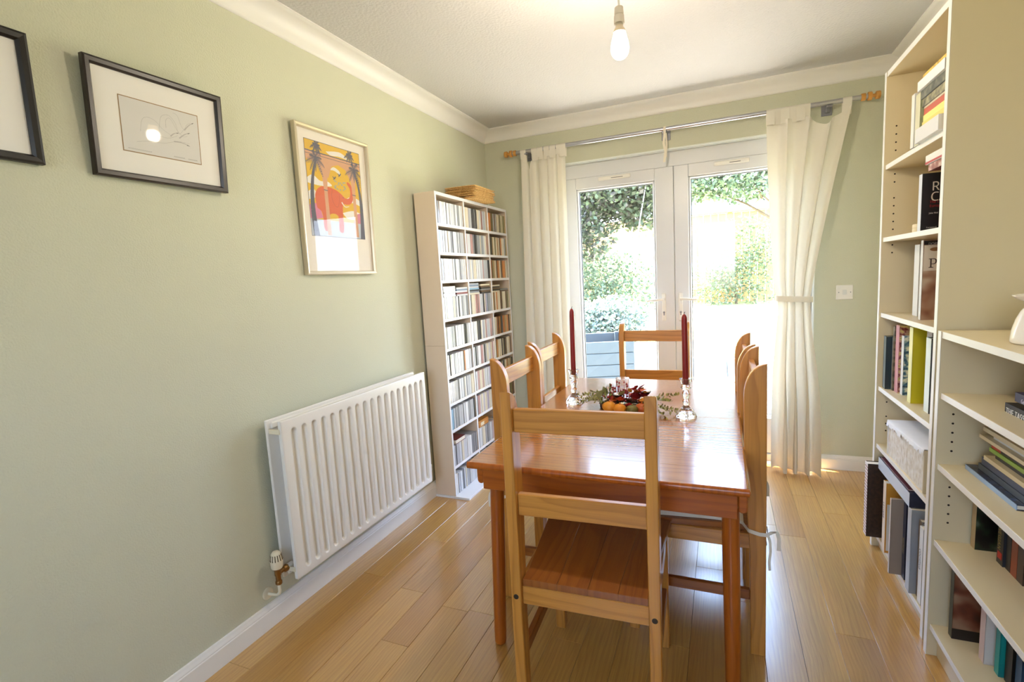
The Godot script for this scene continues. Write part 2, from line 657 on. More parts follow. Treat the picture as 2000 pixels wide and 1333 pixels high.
	b.xf = Transform3D(Basis(Vector3(-1, 0, 0), Vector3(0, 1, 0), Vector3(0, 0, 1)), Vector3(W, 0, 0))
	b.prism(sk, 0.0, ZR)
	struct("baseboard_right", b, M.trim)


func door_leaf(parent: Node3D, x0: float, x1: float, g0: float, g1: float, vent0: float, vent1: float, hx: float, lever: float) -> void:
	var z0 := -0.125
	var z1 := -0.062
	var zc := (z0 + z1) / 2
	var gy0 := 0.29
	var gy1 := 1.897
	var leaf := Node3D.new()
	leaf.name = "door_leaf"
	parent.add_child(leaf, true)
	var b := mb()
	b.box(Vector3((x0 + g0) / 2, 1.0125, zc), Vector3(g0 - x0, 1.925, z1 - z0), 0.004)
	b.box(Vector3((x1 + g1) / 2, 1.0125, zc), Vector3(x1 - g1, 1.925, z1 - z0), 0.004)
	b.box(Vector3((g0 + g1) / 2, (gy1 + 1.975) / 2, zc), Vector3(g1 - g0, 1.975 - gy1, z1 - z0), 0.003)
	b.box(Vector3((g0 + g1) / 2, (gy0 + 0.05) / 2, zc), Vector3(g1 - g0, gy0 - 0.05, z1 - z0), 0.003)
	part("leaf_frame", b, M.upvc, leaf)
	b = mb()
	var t := 0.014
	for s in [[Vector3((g0 + g1) / 2, gy1 - t / 2, -0.085), Vector3(g1 - g0, t, 0.03)], [Vector3((g0 + g1) / 2, gy0 + t / 2, -0.085), Vector3(g1 - g0, t, 0.03)], [Vector3(g0 + t / 2, (gy0 + gy1) / 2, -0.085), Vector3(t, gy1 - gy0, 0.03)], [Vector3(g1 - t / 2, (gy0 + gy1) / 2, -0.085), Vector3(t, gy1 - gy0, 0.03)]]:
		b.box(s[0], s[1], 0.006)
	part("glazing_bead", b, M.upvc, leaf)
	b = mb()
	t = 0.018
	for s in [[Vector3((g0 + g1) / 2, gy1 - t / 2, -0.1), Vector3(g1 - g0, t, 0.014)], [Vector3((g0 + g1) / 2, gy0 + t / 2, -0.1), Vector3(g1 - g0, t, 0.014)], [Vector3(g0 + t / 2, (gy0 + gy1) / 2, -0.1), Vector3(t, gy1 - gy0, 0.014)], [Vector3(g1 - t / 2, (gy0 + gy1) / 2, -0.1), Vector3(t, gy1 - gy0, 0.014)]]:
		b.box(s[0], s[1])
	part("gasket", b, M.gasket, leaf)
	b = mb()
	b.quad(Vector3(g0, gy0, -0.1), Vector3(g1, gy0, -0.1), Vector3(g1, gy1, -0.1), Vector3(g0, gy1, -0.1), Vector3(0, 0, 1))
	part("pane", b, M.glass, leaf)
	b = mb()
	b.box(Vector3((vent0 + vent1) / 2, 1.951, z1 + 0.005), Vector3(vent1 - vent0, 0.026, 0.012), 0.004)
	part("trickle_vent", b, M.white_paint, leaf)
	b = mb()
	for k in 5:
		b.box(Vector3(lerpf(vent0 + 0.10, vent1 - 0.06, k / 4.0), 1.949, z1 + 0.0112), Vector3(0.016, 0.004, 0.001))
	part("vent_slot", b, mat(rgb(120, 118, 112), 0.7), leaf)
	# handle
	var hy := 1.04
	b = mb()
	b.box(Vector3(hx, hy, z1 + 0.005), Vector3(0.028, 0.19, 0.010), 0.0045)
	b.tube(PackedVector3Array([Vector3(hx, hy + 0.055, z1 + 0.008), Vector3(hx, hy + 0.055, z1 + 0.045)]), 0.010, 12)
	b.tube(PackedVector3Array([Vector3(hx, hy + 0.055, z1 + 0.042), Vector3(hx + lever * 0.3, hy + 0.054, z1 + 0.048), Vector3(hx + lever, hy + 0.047, z1 + 0.046)]), 0.0095, 12, 0.0075)
	part("handle", b, M.white_paint, leaf)
	b = mb()
	b.xf = Transform3D(Basis(Vector3(1, 0, 0), Vector3(0, 0, 1), Vector3(0, -1, 0)), Vector3(hx, hy - 0.035, z1 + 0.0095))
	b.lathe(Vector3.ZERO, V2([0.007, 0, 0.007, 0.004, 0.0, 0.004]), 12)
	b.xf = Transform3D.IDENTITY
	b.box(Vector3(hx, hy - 0.047, z1 + 0.0115), Vector3(0.008, 0.018, 0.003))
	part("keyhole", b, M.grey_metal, leaf)


func make_doors() -> void:
	var b := mb()
	b.box(Vector3(1.33, 2.0225, -0.1), Vector3(1.626, 0.095, 0.066), 0.003)
	b.box(Vector3(0.5425, 1.0, -0.1), Vector3(0.051, 1.94, 0.066), 0.003)
	b.box(Vector3(2.1175, 1.0, -0.1), Vector3(0.051, 1.94, 0.066), 0.003)
	b.box(Vector3(1.33, 0.02, -0.1), Vector3(1.626, 0.05, 0.10), 0.003)
	var d := struct("door_1", b, M.upvc)
	door_leaf(d, 0.570, 1.3355, 0.672, 1.214, 0.833, 1.058, 1.262, -0.105)
	door_leaf(d, 1.3375, 2.090, 1.430, 1.985, 1.586, 1.795, 1.372, 0.105)

# ---------------------------------------------------------------- garden
func leaf_mesh(l: float, w: float) -> ArrayMesh:
	var b := mb()
	var up := Vector3(0, 0, 1)
	b.tri(Vector3(0, 0, 0), Vector3(w, l * 0.45, w * 0.35), Vector3(0, l, 0), up, up, up)
	b.tri(Vector3(0, 0, 0), Vector3(0, l, 0), Vector3(-w, l * 0.45, w * 0.35), up, up, up)
	return b.mesh()

func foliage(called: String, parent: Node, mesh_: ArrayMesh, m: Material, blobs: Array, count: int, seed_: int, cols: Array) -> void:
	var r := RandomNumberGenerator.new()
	r.seed = seed_
	var mm := MultiMesh.new()
	mm.transform_format = MultiMesh.TRANSFORM_3D
	mm.use_colors = true
	mm.mesh = mesh_
	mm.instance_count = count
	var tot := 0.0
	for q in blobs: tot += q[1].x * q[1].y * q[1].z
	for i in count:
		var pick := r.randf() * tot
		var k := 0
		while k < blobs.size() - 1 and pick > blobs[k][1].x * blobs[k][1].y * blobs[k][1].z:
			pick -= blobs[k][1].x * blobs[k][1].y * blobs[k][1].z
			k += 1
		var d := Vector3(r.randfn(), r.randfn(), r.randfn()).normalized() * pow(r.randf(), 0.45)
		var p: Vector3 = blobs[k][0] + d * blobs[k][1]
		var bs := Basis.from_euler(Vector3(r.randf() * TAU, r.randf() * TAU, r.randf() * TAU)).scaled(Vector3.ONE * r.randf_range(0.7, 1.3))
		mm.set_instance_transform(i, Transform3D(bs, p))
		mm.set_instance_color(i, cols[r.randi() % cols.size()])
	var o := MultiMeshInstance3D.new()
	o.name = called
	o.multimesh = mm
	o.material_override = m
	parent.add_child(o, true)
	o.set_meta("kind", "stuff")

func tree(called: String, label: String, cat: String, at: Vector3, blobs: Array, count: int, leafm: ArrayMesh, cols: Array, seed_: int, trunk_h: float, trunk_r: float) -> void:
	var t := thing(called, label, cat, at)
	var r := RandomNumberGenerator.new()
	r.seed = seed_ + 5
	var b := mb(1)
	b.tube(PackedVector3Array([Vector3(0, -0.05, 0), Vector3(trunk_r * 0.4, trunk_h * 0.5, 0), Vector3(-trunk_r * 0.5, trunk_h, trunk_r)]), trunk_r, 9, trunk_r * 0.6)
	part("trunk", b, M.bark, t)
	b = mb(1)
	for q in blobs:
		var e: Vector3 = q[0]
		var s := Vector3(0, trunk_h * r.randf_range(0.55, 0.98), 0)
		b.tube(PackedVector3Array([s, s.lerp(e, 0.5) + Vector3(0, 0.1, 0), e]), trunk_r * 0.35, 6, trunk_r * 0.08)
		for k in 3:
			var f: Vector3 = e + Vector3(r.randf_range(-1, 1), r.randf_range(-1, 1), r.randf_range(-1, 1)) * q[1] * 0.7
			b.tube(PackedVector3Array([s.lerp(e, 0.7), f]), trunk_r * 0.12, 5, 0.004)
	part("branches", b, M.bark, t)
	foliage("foliage", t, leafm, M.leaf, blobs, count, seed_, cols)

func make_garden() -> void:
	M.bark = mat(rgb(96, 82, 66), 0.9)
	M.leaf = mat(Color.WHITE, 0.6)
	M.leaf.vertex_color_use_as_albedo = true
	M.leaf.backlight_enabled = true
	M.leaf.backlight = Color(0.6, 0.65, 0.58)
	var paving := mat(rgb(164, 160, 152), 0.85)
	var g := struct("ground", span(Vector3(-14, -0.4, -24), Vector3(16, -0.195, -0.27)), mat(rgb(150, 150, 110), 0.95))
	var r := 0
	for iz in 12:
		for ix in 9:
			var b := mb()
			b.box(Vector3.ZERO, Vector3(0.592, 0.05, 0.592), 0.006)
			part("paving_slab", b, paving, g, Vector3(-1.6 + ix * 0.6, -0.17 + rnd(-0.002, 0.002), -0.6 - iz * 0.6))
			r += 1
	struct("door_step", span(Vector3(0.4, -0.2, -0.62), Vector3(2.3, -0.03, -0.262), 0.01), mat(rgb(186, 180, 168), 0.9))
	# bank of lawn rising to the fence
	var bank := mb()
	var bg := []
	var nz := fnl(3, 0.9)
	for i in 13:
		var line := []
		for j in 25:
			var x := -7.0 + 0.58 * j
			var z := -4.9 - 0.33 * i
			line.append(Vector3(x, -0.19 + 0.75 * smoothstep(0.0, 9.0, float(i)) + 0.04 * nz.get_noise_2d(x, z) * minf(1.0, i), z))
		bg.append(line)
	bank.grid(bg, Vector3.UP)
	struct("lawn_bank", bank, mat(rgb(178, 186, 130), 0.95))
	# boarded fence at the top of the bank
	var wood_m := mat(rgb(206, 164, 112), 0.8)
	var f := thing("garden_fence", "tan vertical board fence closing the end of the garden", "fence", Vector3(0, 0.5, -8.2))
	for k in 48:
		part("board", boxm(Vector3.ZERO, Vector3(0.145, 1.9, 0.018), 0.003, 1), wood_m, f, Vector3(-3.6 + k * 0.15, 0.98, rnd(-0.004, 0.004)))
	for k in 5:
		part("post", boxm(Vector3.ZERO, Vector3(0.09, 2.0, 0.09), 0.005, 1), wood_m, f, Vector3(-3.6 + k * 1.8, 1.0, -0.06))
	part("rail", boxm(Vector3.ZERO, Vector3(7.2, 0.08, 0.04), 0.004, 0), wood_m, f, Vector3(0, 1.6, -0.03))
	part("capping_rail", boxm(Vector3.ZERO, Vector3(7.3, 0.03, 0.07), 0.004, 0), wood_m, f, Vector3(0, 1.95, 0.0))
	# trees and shrubs
	var gd := [Color(0.060, 0.080, 0.045), Color(0.075, 0.105, 0.055), Color(0.10, 0.14, 0.08), Color(0.085, 0.080, 0.065)]
	var gl := [Color(0.15, 0.22, 0.13), Color(0.20, 0.27, 0.18), Color(0.25, 0.30, 0.22), Color(0.11, 0.17, 0.10)]
	var gb := [Color(0.20, 0.26, 0.24), Color(0.28, 0.33, 0.33), Color(0.16, 0.22, 0.17)]
	var lm := leaf_mesh(0.085, 0.027)
	var ls := leaf_mesh(0.06, 0.022)
	tree("tree", "dark leafy tree whose crown fills the top of the left-hand glass door", "tree", Vector3(-1.9, -0.195, -4.9), [[Vector3(1.1, 2.75, 0.0), Vector3(0.9, 0.65, 0.7)], [Vector3(1.9, 2.95, 0.2), Vector3(0.9, 0.60, 0.8)], [Vector3(2.6, 3.05, 0.3), Vector3(0.7, 0.45, 0.6)], [Vector3(0.3, 2.6, 0.0), Vector3(0.9, 0.9, 0.8)], [Vector3(1.3, 2.1, 0.4), Vector3(0.7, 0.45, 0.5)], [Vector3(2.3, 2.5, 0.0), Vector3(0.6, 0.35, 0.5)]], 26000, lm, gd, 101, 2.3, 0.09)
	tree("tree", "green tree hanging over the fence at the top of the right-hand glass door", "tree", Vector3(3.0, -0.195, -6.6), [[Vector3(-1.0, 3.05, 0.2), Vector3(0.9, 0.45, 0.7)], [Vector3(-1.9, 3.1, 0.0), Vector3(0.8, 0.42, 0.7)], [Vector3(0.3, 3.0, 0.0), Vector3(0.9, 0.65, 0.8)], [Vector3(-0.6, 3.6, 0.0), Vector3(1.8, 0.4, 0.9)]], 20000, lm, gl, 202, 2.5, 0.10)
	tree("shrub", "sunlit pale green bush in the middle of the garden bed", "shrub", Vector3(-0.25, -0.15, -5.4), [[Vector3(0, 1.15, 0), Vector3(1.0, 0.75, 0.5)], [Vector3(-0.9, 1.2, -0.2), Vector3(0.8, 0.8, 0.5)]], 9000, ls, gl, 303, 0.6, 0.04)
	tree("shrub", "grey-green bush behind the planter at the foot of the tree", "shrub", Vector3(-0.9, -0.195, -3.6), [[Vector3(0.5, 0.75, 0), Vector3(0.75, 0.40, 0.35)], [Vector3(1.1, 0.8, 0.0), Vector3(0.5, 0.40, 0.3)]], 7000, ls, gb, 404, 0.5, 0.03)
	tree("shrub", "leafy climber growing in front of the tan garden fence", "shrub", Vector3(1.9, 0.45, -7.7), [[Vector3(0.3, 1.0, 0), Vector3(1.0, 0.9, 0.35)], [Vector3(-0.4, 0.6, 0), Vector3(0.7, 0.6, 0.35)]], 5000, ls, gl, 505, 0.4, 0.03)
	# raised planter box
	var p := thing("planter_box", "pale blue-grey wooden planter box standing outside the glass doors", "planter", Vector3(-0.15, -0.145, -2.35), 0.35)
	var pb := mat(rgb(46, 60, 68), 0.7)
	for s in [[Vector3(0, 0, 0.45), Vector3(1.5, 0.13, 0.03)], [Vector3(0, 0, -0.45), Vector3(1.5, 0.13, 0.03)], [Vector3(0.735, 0, 0), Vector3(0.03, 0.13, 0.87)], [Vector3(-0.735, 0, 0), Vector3(0.03, 0.13, 0.87)]]:
		for k in 5:
			part("board", boxm(Vector3.ZERO, s[1], 0.004), pb, p, s[0] + Vector3(0, 0.07 + k * 0.135, 0))
	for s in [[-1, -1], [1, -1], [1, 1], [-1, 1]]:
		part("corner_post", boxm(Vector3.ZERO, Vector3(0.05, 0.69, 0.05), 0.004), pb, p, Vector3(s[0] * 0.695, 0.345, s[1] * 0.41))
	part("soil", boxm(Vector3.ZERO, Vector3(1.42, 0.5, 0.85)), mat(rgb(70, 56, 44), 1.0), p, Vector3(0, 0.3, 0))
	var c := mb()
	var cp := PackedVector3Array()
	for q in curve(PackedVector2Array([Vector2(0.25, 1.35), Vector2(0.0, 0.0), Vector2(0.10, -0.15), Vector2(-0.02, -0.32), Vector2(0.12, -0.45), Vector2(0.20, -0.58), Vector2(0.14, -0.72)]), 6): cp.append(Vector3(q.x, q.y, 0) * 1.1)
	c.tube(cp, 0.008, 6)
	solo("hanging_cord", c, mat(rgb(240, 240, 236), 0.6), "thin white cord dangling from the tree outside the glass door", "cord", Vector3(0.385, 1.45, -4.4))

# ---------------------------------------------------------------- dining table
const TT := 0.71   # table top height
const TX0 := 0.862
const TX1 := 1.697
const TZ0 := 0.802
const TZ1 := 2.160
const TZM := 1.493

func make_table() -> void:
	var t := thing("dining_table", "reddish-brown wooden dining table with a split top standing on round tapering legs", "table", Vector3((TX0 + TX1) / 2, 0, (TZ0 + TZ1) / 2))
	var o := t.position
	for s in [[TZM + 0.0006, TZ1], [TZ0, TZM - 0.0006]]:
		# each half of the top is three glued boards, grain across the room
		var n := 5
		for k in n:
			var z0: float = lerpf(s[0], s[1], float(k) / n)
			var z1: float = lerpf(s[0], s[1], float(k + 1) / n)
			var b := mb(0, roff())
			b.box(Vector3(0, -0.011, 0), Vector3(TX1 - TX0 - 0.02, 0.022, z1 - z0 - 0.0003), 0.0005)
			part("top_board", b, M.table, t, Vector3(0, TT, (z0 + z1) / 2 - o.z))
		for sx in [-1.0, 1.0]:
			var b := mb(2, roff())
			b.xf = Transform3D(Basis(Vector3(sx, 0, 0), Vector3(0, 1, 0), Vector3(0, 0, 1)), Vector3.ZERO)
			b.prism(V2([0, 0, 0.004, -0.001, 0.0085, -0.007, 0.010, -0.013, 0.006, -0.020, 0, -0.022]), s[0] - o.z + 0.0002, s[1] - o.z - 0.001, 0.001, true)
			part("edge_moulding", b, M.table, t, Vector3(sx * ((TX1 - TX0) / 2 - 0.0101), TT, 0))
	var b := mb(0, roff())
	b.xf = Transform3D(Basis(Vector3(0, 0, 1), Vector3(0, 1, 0), Vector3(1, 0, 0)), Vector3(0, TT, TZ1 - o.z - 0.0002))
	b.prism(V2([0, 0, 0.003, -0.001, 0.0065, -0.007, 0.0075, -0.013, 0.005, -0.020, 0, -0.022]), -0.414, 0.414, 0.001, true)
	part("end_moulding", b, M.table_leg, t)
	# end aprons
	for s in [[TZ1 - 0.062, "apron"], [TZ0 + 0.062, "apron"]]:
		var a := mb(0, roff())
		a.box(Vector3.ZERO, Vector3(TX1 - TX0 - 0.062, 0.088, 0.024), 0.002)
		part("apron", a, M.table_leg, t, Vector3(0, TT - 0.022 - 0.0445, s[0] - o.z))
	# long rails with rounded ends that stand proud of the aprons
	for sx in [-1.0, 1.0]:
		var poly := PackedVector2Array()
		for k in 9:
			var a := PI * k / 8.0
			poly.append(Vector2(0.012 * cos(a), 0.022 + 0.012 * sin(a)))
		for k in 9:
			var a := PI + PI * k / 8.0
			poly.append(Vector2(0.012 * cos(a), -0.022 + 0.012 * sin(a)))
		var r := mb(2, roff())
		r.prism(poly, -(TZ1 - TZ0) / 2 + 0.06, (TZ1 - TZ0) / 2 - 0.058, 0.003, true)
		part("side_rail", r, M.table_leg, t, Vector3(sx * ((TX1 - TX0) / 2 - 0.018), TT - 0.0626, 0))
	# dark screw pockets under the top
	for sx in [-1.0, 1.0]:
		part("slot", boxm(Vector3.ZERO, Vector3(0.030, 0.004, 0.002)), M.hole, t, Vector3(sx * 0.335, TT - 0.0235, TZ1 - 0.0502 - o.z))
	for sx in [-1.0, 1.0]:
		for sz in [-1.0, 1.0]:
			var l := mb(1, roff())
			l.lathe(Vector3.ZERO, V2([0.0, 0.0, 0.014, 0.0, 0.019, 0.004, 0.0205, 0.012, 0.0215, 0.05, 0.0235, 0.42, 0.0240, 0.60, 0.014, 0.604, 0.014, 0.684, 0.0, 0.684]), 20)
			var foot := Vector3(-0.387 if sx < 0 else 0.376, 0, sz * 0.592 - (0.02 if sz > 0 else 0.0))
			var p := part("leg", l, M.table_leg, t, foot)
			p.rotation.z = -0.040 if sx < 0 else 0.012


# ---------------------------------------------------------------- chairs
func make_chair(label: String, group: String) -> Node3D:
	var t := thing("dining_chair", label, "chair", Vector3.ZERO, 0.0, group)
	var m = M.pine
	for sx in [-1.0, 1.0]:
		var poly := PackedVector2Array([Vector2(0.22, 0), Vector2(0.22, 0.985)])
		for k in range(1, 9):
			var a := PI / 2 * (1.0 - k / 8.0)
			poly.append(Vector2(0.22 - 0.066 * cos(a), 0.880 + 0.104 * sin(a)))
		poly.append_array(PackedVector2Array([Vector2(0.156, 0.62), Vector2(0.166, 0.46), Vector2(0.172, 0.36), Vector2(0.175, 0.0)]))
		var b := mb(1, roff())
		b.xf = Transform3D(Basis(Vector3(0, 0, 1), Vector3(0, 1, 0), Vector3(1, 0, 0)), Vector3.ZERO)
		b.prism(poly, -0.015, 0.015, 0.0022, true)
		part("back_post", b, m, t, Vector3(sx * 0.19, 0, 0))
		b = mb(1, roff())
		b.box(Vector3(0, 0.2095, 0), Vector3(0.035, 0.419, 0.035), 0.003)
		part("front_leg", b, m, t, Vector3(sx * 0.183, 0, -0.2075))
		b = mb(2, roff())
		b.box(Vector3.ZERO, Vector3(0.018, 0.036, 0.363), 0.002)
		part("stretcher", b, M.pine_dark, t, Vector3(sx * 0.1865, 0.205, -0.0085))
		b = mb(2, roff())
		b.box(Vector3.ZERO, Vector3(0.018, 0.052, 0.363), 0.002)
		part("side_rail", b, m, t, Vector3(sx * 0.1865, 0.3935, -0.0085))
		b = mb()
		b.xf = Transform3D(Basis(Vector3(1, 0, 0), Vector3(0, 0, 1), Vector3(0, 1, 0)), Vector3(0, 0, 0))
		b.lathe(Vector3.ZERO, V2([0.0075, -0.002, 0.0075, 0.0012, 0.005, 0.0022, 0.0, 0.0018]), 14)
		part("bolt", b, M.bolt, t, Vector3(sx * 0.19, 0.392, 0.22))
	for s in [["top_rail", 0.9025, 0.066], ["lower_rail", 0.661, 0.063]]:
		var b := mb(0, roff())
		b.box(Vector3.ZERO, Vector3(0.3504, s[2], 0.02), 0.0025)
		part(s[0], b, m, t, Vector3(0, s[1], 0.194))
	var ra := mb(0, roff())
	ra.box(Vector3.ZERO, Vector3(0.3504, 0.055, 0.02), 0.002)
	part("rear_rail", ra, m, t, Vector3(0, 0.391, 0.196))
	ra = mb(0, roff())
	ra.box(Vector3.ZERO, Vector3(0.3314, 0.055, 0.018), 0.002)
	part("front_rail", ra, m, t, Vector3(0, 0.391, -0.208))
	# seat of four glued boards, widening to the front
	var cuts := [-1.0, -0.42, 0.08, 0.55, 1.0]
	var st := Node3D.new()
	st.name = "seat"
	t.add_child(st, true)
	for k in 4:
		var g := 0.0003
		var a0: float = cuts[k]
		var a1: float = cuts[k + 1]
		var b := mb(1, roff())
		b.xf = Transform3D(Basis(Vector3(1, 0, 0), Vector3(0, 0, 1), Vector3(0, 1, 0)), Vector3.ZERO)
		b.prism(V2([a0 * 0.173 + g, 0.205, a1 * 0.173 - g, 0.205, a1 * 0.173 - g, 0.15, a1 * 0.210 - g, -0.246, a0 * 0.210 + g, -0.246, a0 * 0.173 + g, 0.15]), 0.419, 0.440, 0.0012)
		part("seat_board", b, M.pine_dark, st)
	return t

func copy(o: Node3D, label: String) -> Node3D:
	var c: Node3D = o.duplicate()
	c.name = numbered("dining_chair")
	add_child(c)
	c.set_meta("label", label)
	return c

func make_chairs() -> void:
	var gp := "pine ladder-back chairs round the dining table"
	var a := make_chair("honey pine ladder-back chair nearest the camera, seen from behind at the table end", gp)
	a.position = Vector3(1.266, 0, 2.098)
	a.rotation.y = deg_to_rad(2.5)
	var spots := [
		[Vector3(1.018, 0, 1.600), -90.0, "pine ladder-back chair on the radiator side, nearer the camera, with cream seat pad"],
		[Vector3(0.990, 0, 1.112), -90.0, "pine ladder-back chair on the radiator side, farther along towards the glass doors"],
		[Vector3(1.537, 0, 1.632), 90.0, "pine ladder-back chair on the bookcase side with cream ribbon tied round its post"],
		[Vector3(1.529, 0, 1.196), 90.0, "pine ladder-back chair on the bookcase side, the one nearer the glass doors"],
		[Vector3(1.250, 0, 0.628), 180.0, "pine ladder-back chair at the far table end, in front of the glass doors"],
	]
	for s in spots:
		var c := copy(a, s[2])
		c.position = s[0]
		c.rotation.y = deg_to_rad(s[1])
	# seat pads with ribbons
	for s in [[Vector3(1.018, 0.4402, 1.600), -90.0, "cream seat pad with ribbon ties on the chair on the radiator side"], [Vector3(1.537, 0.4402, 1.632), 90.0, "cream seat pad with hanging ribbon ties on the chair on the bookcase side"]]:
		var t := thing("seat_pad", s[2], "cushion", s[0], deg_to_rad(s[1]), "cream seat pads tied to the chairs")
		var g := []
		for i in 17:
			var line := []
			for j in 17:
				var u := j / 8.0 - 1.0
				var v := i / 8.0 - 1.0
				var su := signf(u) * pow(absf(u), 0.8)
				var sv := signf(v) * pow(absf(v), 0.8)
				var e := (1.0 - pow(absf(u), 6)) * (1.0 - pow(absf(v), 6))
				line.append(Vector3(su * (0.168 if v > 0.3 else lerpf(0.168, 0.20, (0.3 - v) / 1.3)), 0.004 + 0.030 * pow(maxf(e, 0.0), 0.4) - 0.006 * exp(-(u * u + v * v) * 4.0), sv * 0.2 - 0.045))
			g.append(line)
		var b := mb()
		b.grid(g, Vector3.UP)
		var g2 := []
		for line in g:
			var l2 := []
			for q in line: l2.append(Vector3(q.x, minf(0.001, q.y), q.z))
			g2.append(l2)
		b.grid(g2, Vector3.DOWN)
		for e in [0, 16]:
			var r1 := []; var r2 := []
			for k in 17:
				r1.append(g[e][k]); r2.append(g2[e][k])
			b.grid([r1, r2], Vector3(0, 0, -1 if e == 0 else 1))
			r1 = []; r2 = []
			for k in 17:
				r1.append(g[k][e]); r2.append(g2[k][e])
			b.grid([r1, r2], Vector3(-1 if e == 0 else 1, 0, 0))
		part("pad", b, M.cushion, t)
		for sx in [-1.0, 1.0]:
			b = mb()
			# band round the post, then two hanging ends
			ribbon(b, [Vector3(sx * 0.160, 0.010, 0.12), Vector3(sx * 0.1745, 0.006, 0.150), Vector3(sx * 0.207, -0.004, 0.168), Vector3(sx * 0.2075, -0.012, 0.20), Vector3(sx * 0.2065, -0.012, 0.2235)], 0.012, Vector3.UP)
			ribbon(b, [Vector3(sx * 0.2065, -0.012, 0.2235), Vector3(sx * 0.19, -0.010, 0.2245), Vector3(sx * 0.1735, -0.004, 0.2235), Vector3(sx * 0.1735, 0.0, 0.17)], 0.012, Vector3.UP)
			ribbon(b, [Vector3(sx * 0.2075, -0.010, 0.2225), Vector3(sx * 0.208, 0.000, 0.236), Vector3(sx * 0.208, 0.002, 0.250), Vector3(sx * 0.208, -0.020, 0.256), Vector3(sx * 0.208, -0.058, 0.255)], 0.011, Vector3(0.1, 0, 1))
			ribbon(b, [Vector3(sx * 0.2085, -0.012, 0.2245), Vector3(sx * 0.2095, -0.03, 0.230), Vector3(sx * 0.2085, -0.065, 0.232), Vector3(sx * 0.2095, -0.10, 0.228), Vector3(sx * 0.2085, -0.130, 0.230)], 0.008, Vector3(0.2, 0, 1))
			part("ribbon_tie", b, M.cushion, t)

func ribbon(b: MB, pts: Array, w: float, across: Vector3) -> void:
	var cv := Curve3D.new()
	for i in pts.size():
		var d: Vector3 = (pts[mini(i + 1, pts.size() - 1)] - pts[maxi(i - 1, 0)]) * 0.18
		cv.add_point(pts[i], -d, d)
	var n := 18
	var L := cv.get_baked_length()
	var rows := []
	var back := []
	for i in n + 1:
		var p := cv.sample_baked(L * i / n)
		var q := cv.sample_baked(minf(L, L * i / n + 0.002)) - cv.sample_baked(maxf(0.0, L * i / n - 0.002))
		var side := (across - q.normalized() * across.dot(q.normalized()))
		if side.length() < 0.05: side = Vector3.RIGHT.cross(q)
		side = side.normalized() * w * 0.5
		var nn := side.cross(q).normalized() * 0.0006
		rows.append([p - side + nn, p + side + nn])
		back.append([p - side - nn, p + side - nn])
	b.grid(rows, (rows[0][1] - rows[0][0]).cross(rows[1][0] - rows[0][0]))
	b.grid(back, -(rows[0][1] - rows[0][0]).cross(rows[1][0] - rows[0][0]))


# ---------------------------------------------------------------- bookcases on the right
const BX := 2.25
const BD := 0.285
var tall_shelf := [0.078, 0.480, 0.738, 1.058, 1.374, 1.668]
var low_shelf := [0.110, 0.398, 0.647, 0.871]

func bookcase(label: String, z0: float, z1: float, bx: float, h: float, shelves: Array, pins: Array, gap_top: bool) -> void:
	var t := thing("bookcase", label, "bookcase", Vector3(bx, 0, (z0 + z1) / 2))
	var th := 0.022
	var d := W - 0.018 - bx
	var zc := (z0 + z1) / 2
	for s in [z0 + th / 2, z1 - th / 2]:
		part("side_panel", boxm(Vector3(d / 2, h / 2, 0), Vector3(d, h, th), 0.0015), M.laminate_shaded, t, Vector3(0, 0, s - zc))
		part("lit_edge", boxm(Vector3(-0.0006, h / 2, 0), Vector3(0.0012, h, th), 0.0003), M.laminate_lit, t, Vector3(0, 0, s - zc))  # added strip that carries the lit tone of the white board
	var inner := z1 - z0 - 2 * th - 0.0006
	for y in shelves:
		part("shelf", boxm(Vector3(d / 2, -0.009, 0), Vector3(d - 0.008, 0.018, inner), 0.0012), M.laminate_shaded, t, Vector3(0.003, y, 0))
		part("lit_edge", boxm(Vector3(-0.0006, -0.009, 0), Vector3(0.0012, 0.018, inner), 0.0003), M.laminate_lit, t, Vector3(0.007, y, 0))
	part("top_board", boxm(Vector3(d / 2, -0.010, 0), Vector3(d - 0.004, 0.020, inner), 0.0012), M.laminate_shaded, t, Vector3(0.001, h - 0.001 if not gap_top else h, 0))
	part("lit_edge", boxm(Vector3(-0.0006, -0.010, 0), Vector3(0.0012, 0.020, inner), 0.0003), M.laminate_lit, t, Vector3(0.003, h - 0.001 if not gap_top else h, 0))
	part("back_panel", boxm(Vector3(d - 0.004, h / 2, 0), Vector3(0.004, h - 0.02, inner), 0.0), M.laminate_shaded, t)
	part("plinth", boxm(Vector3(0.035, (shelves[0] - 0.019) / 2, 0), Vector3(0.016, shelves[0] - 0.020, inner), 0.001), M.laminate_shaded, t)
	# shelf pin holes in the inner faces
	var b := mb()
	for p in pins:
		for zz in [z0 + th + 0.0004 - zc, z1 - th - 0.0004 - zc]:
			for xx in [0.038, d - 0.06]:
				b.xf = Transform3D(Basis(Vector3(1, 0, 0), Vector3(0, 0, 1), Vector3(0, 1, 0)), Vector3(xx, p, zz))
				b.lathe(Vector3.ZERO, V2([0.0, -0.0003, 0.0032, -0.0003, 0.0032, 0.0003, 0.0, 0.0003]), 8)
	var ph := part("pin_holes", b, M.hole, t)
	ph.set_meta("kind", "stuff")

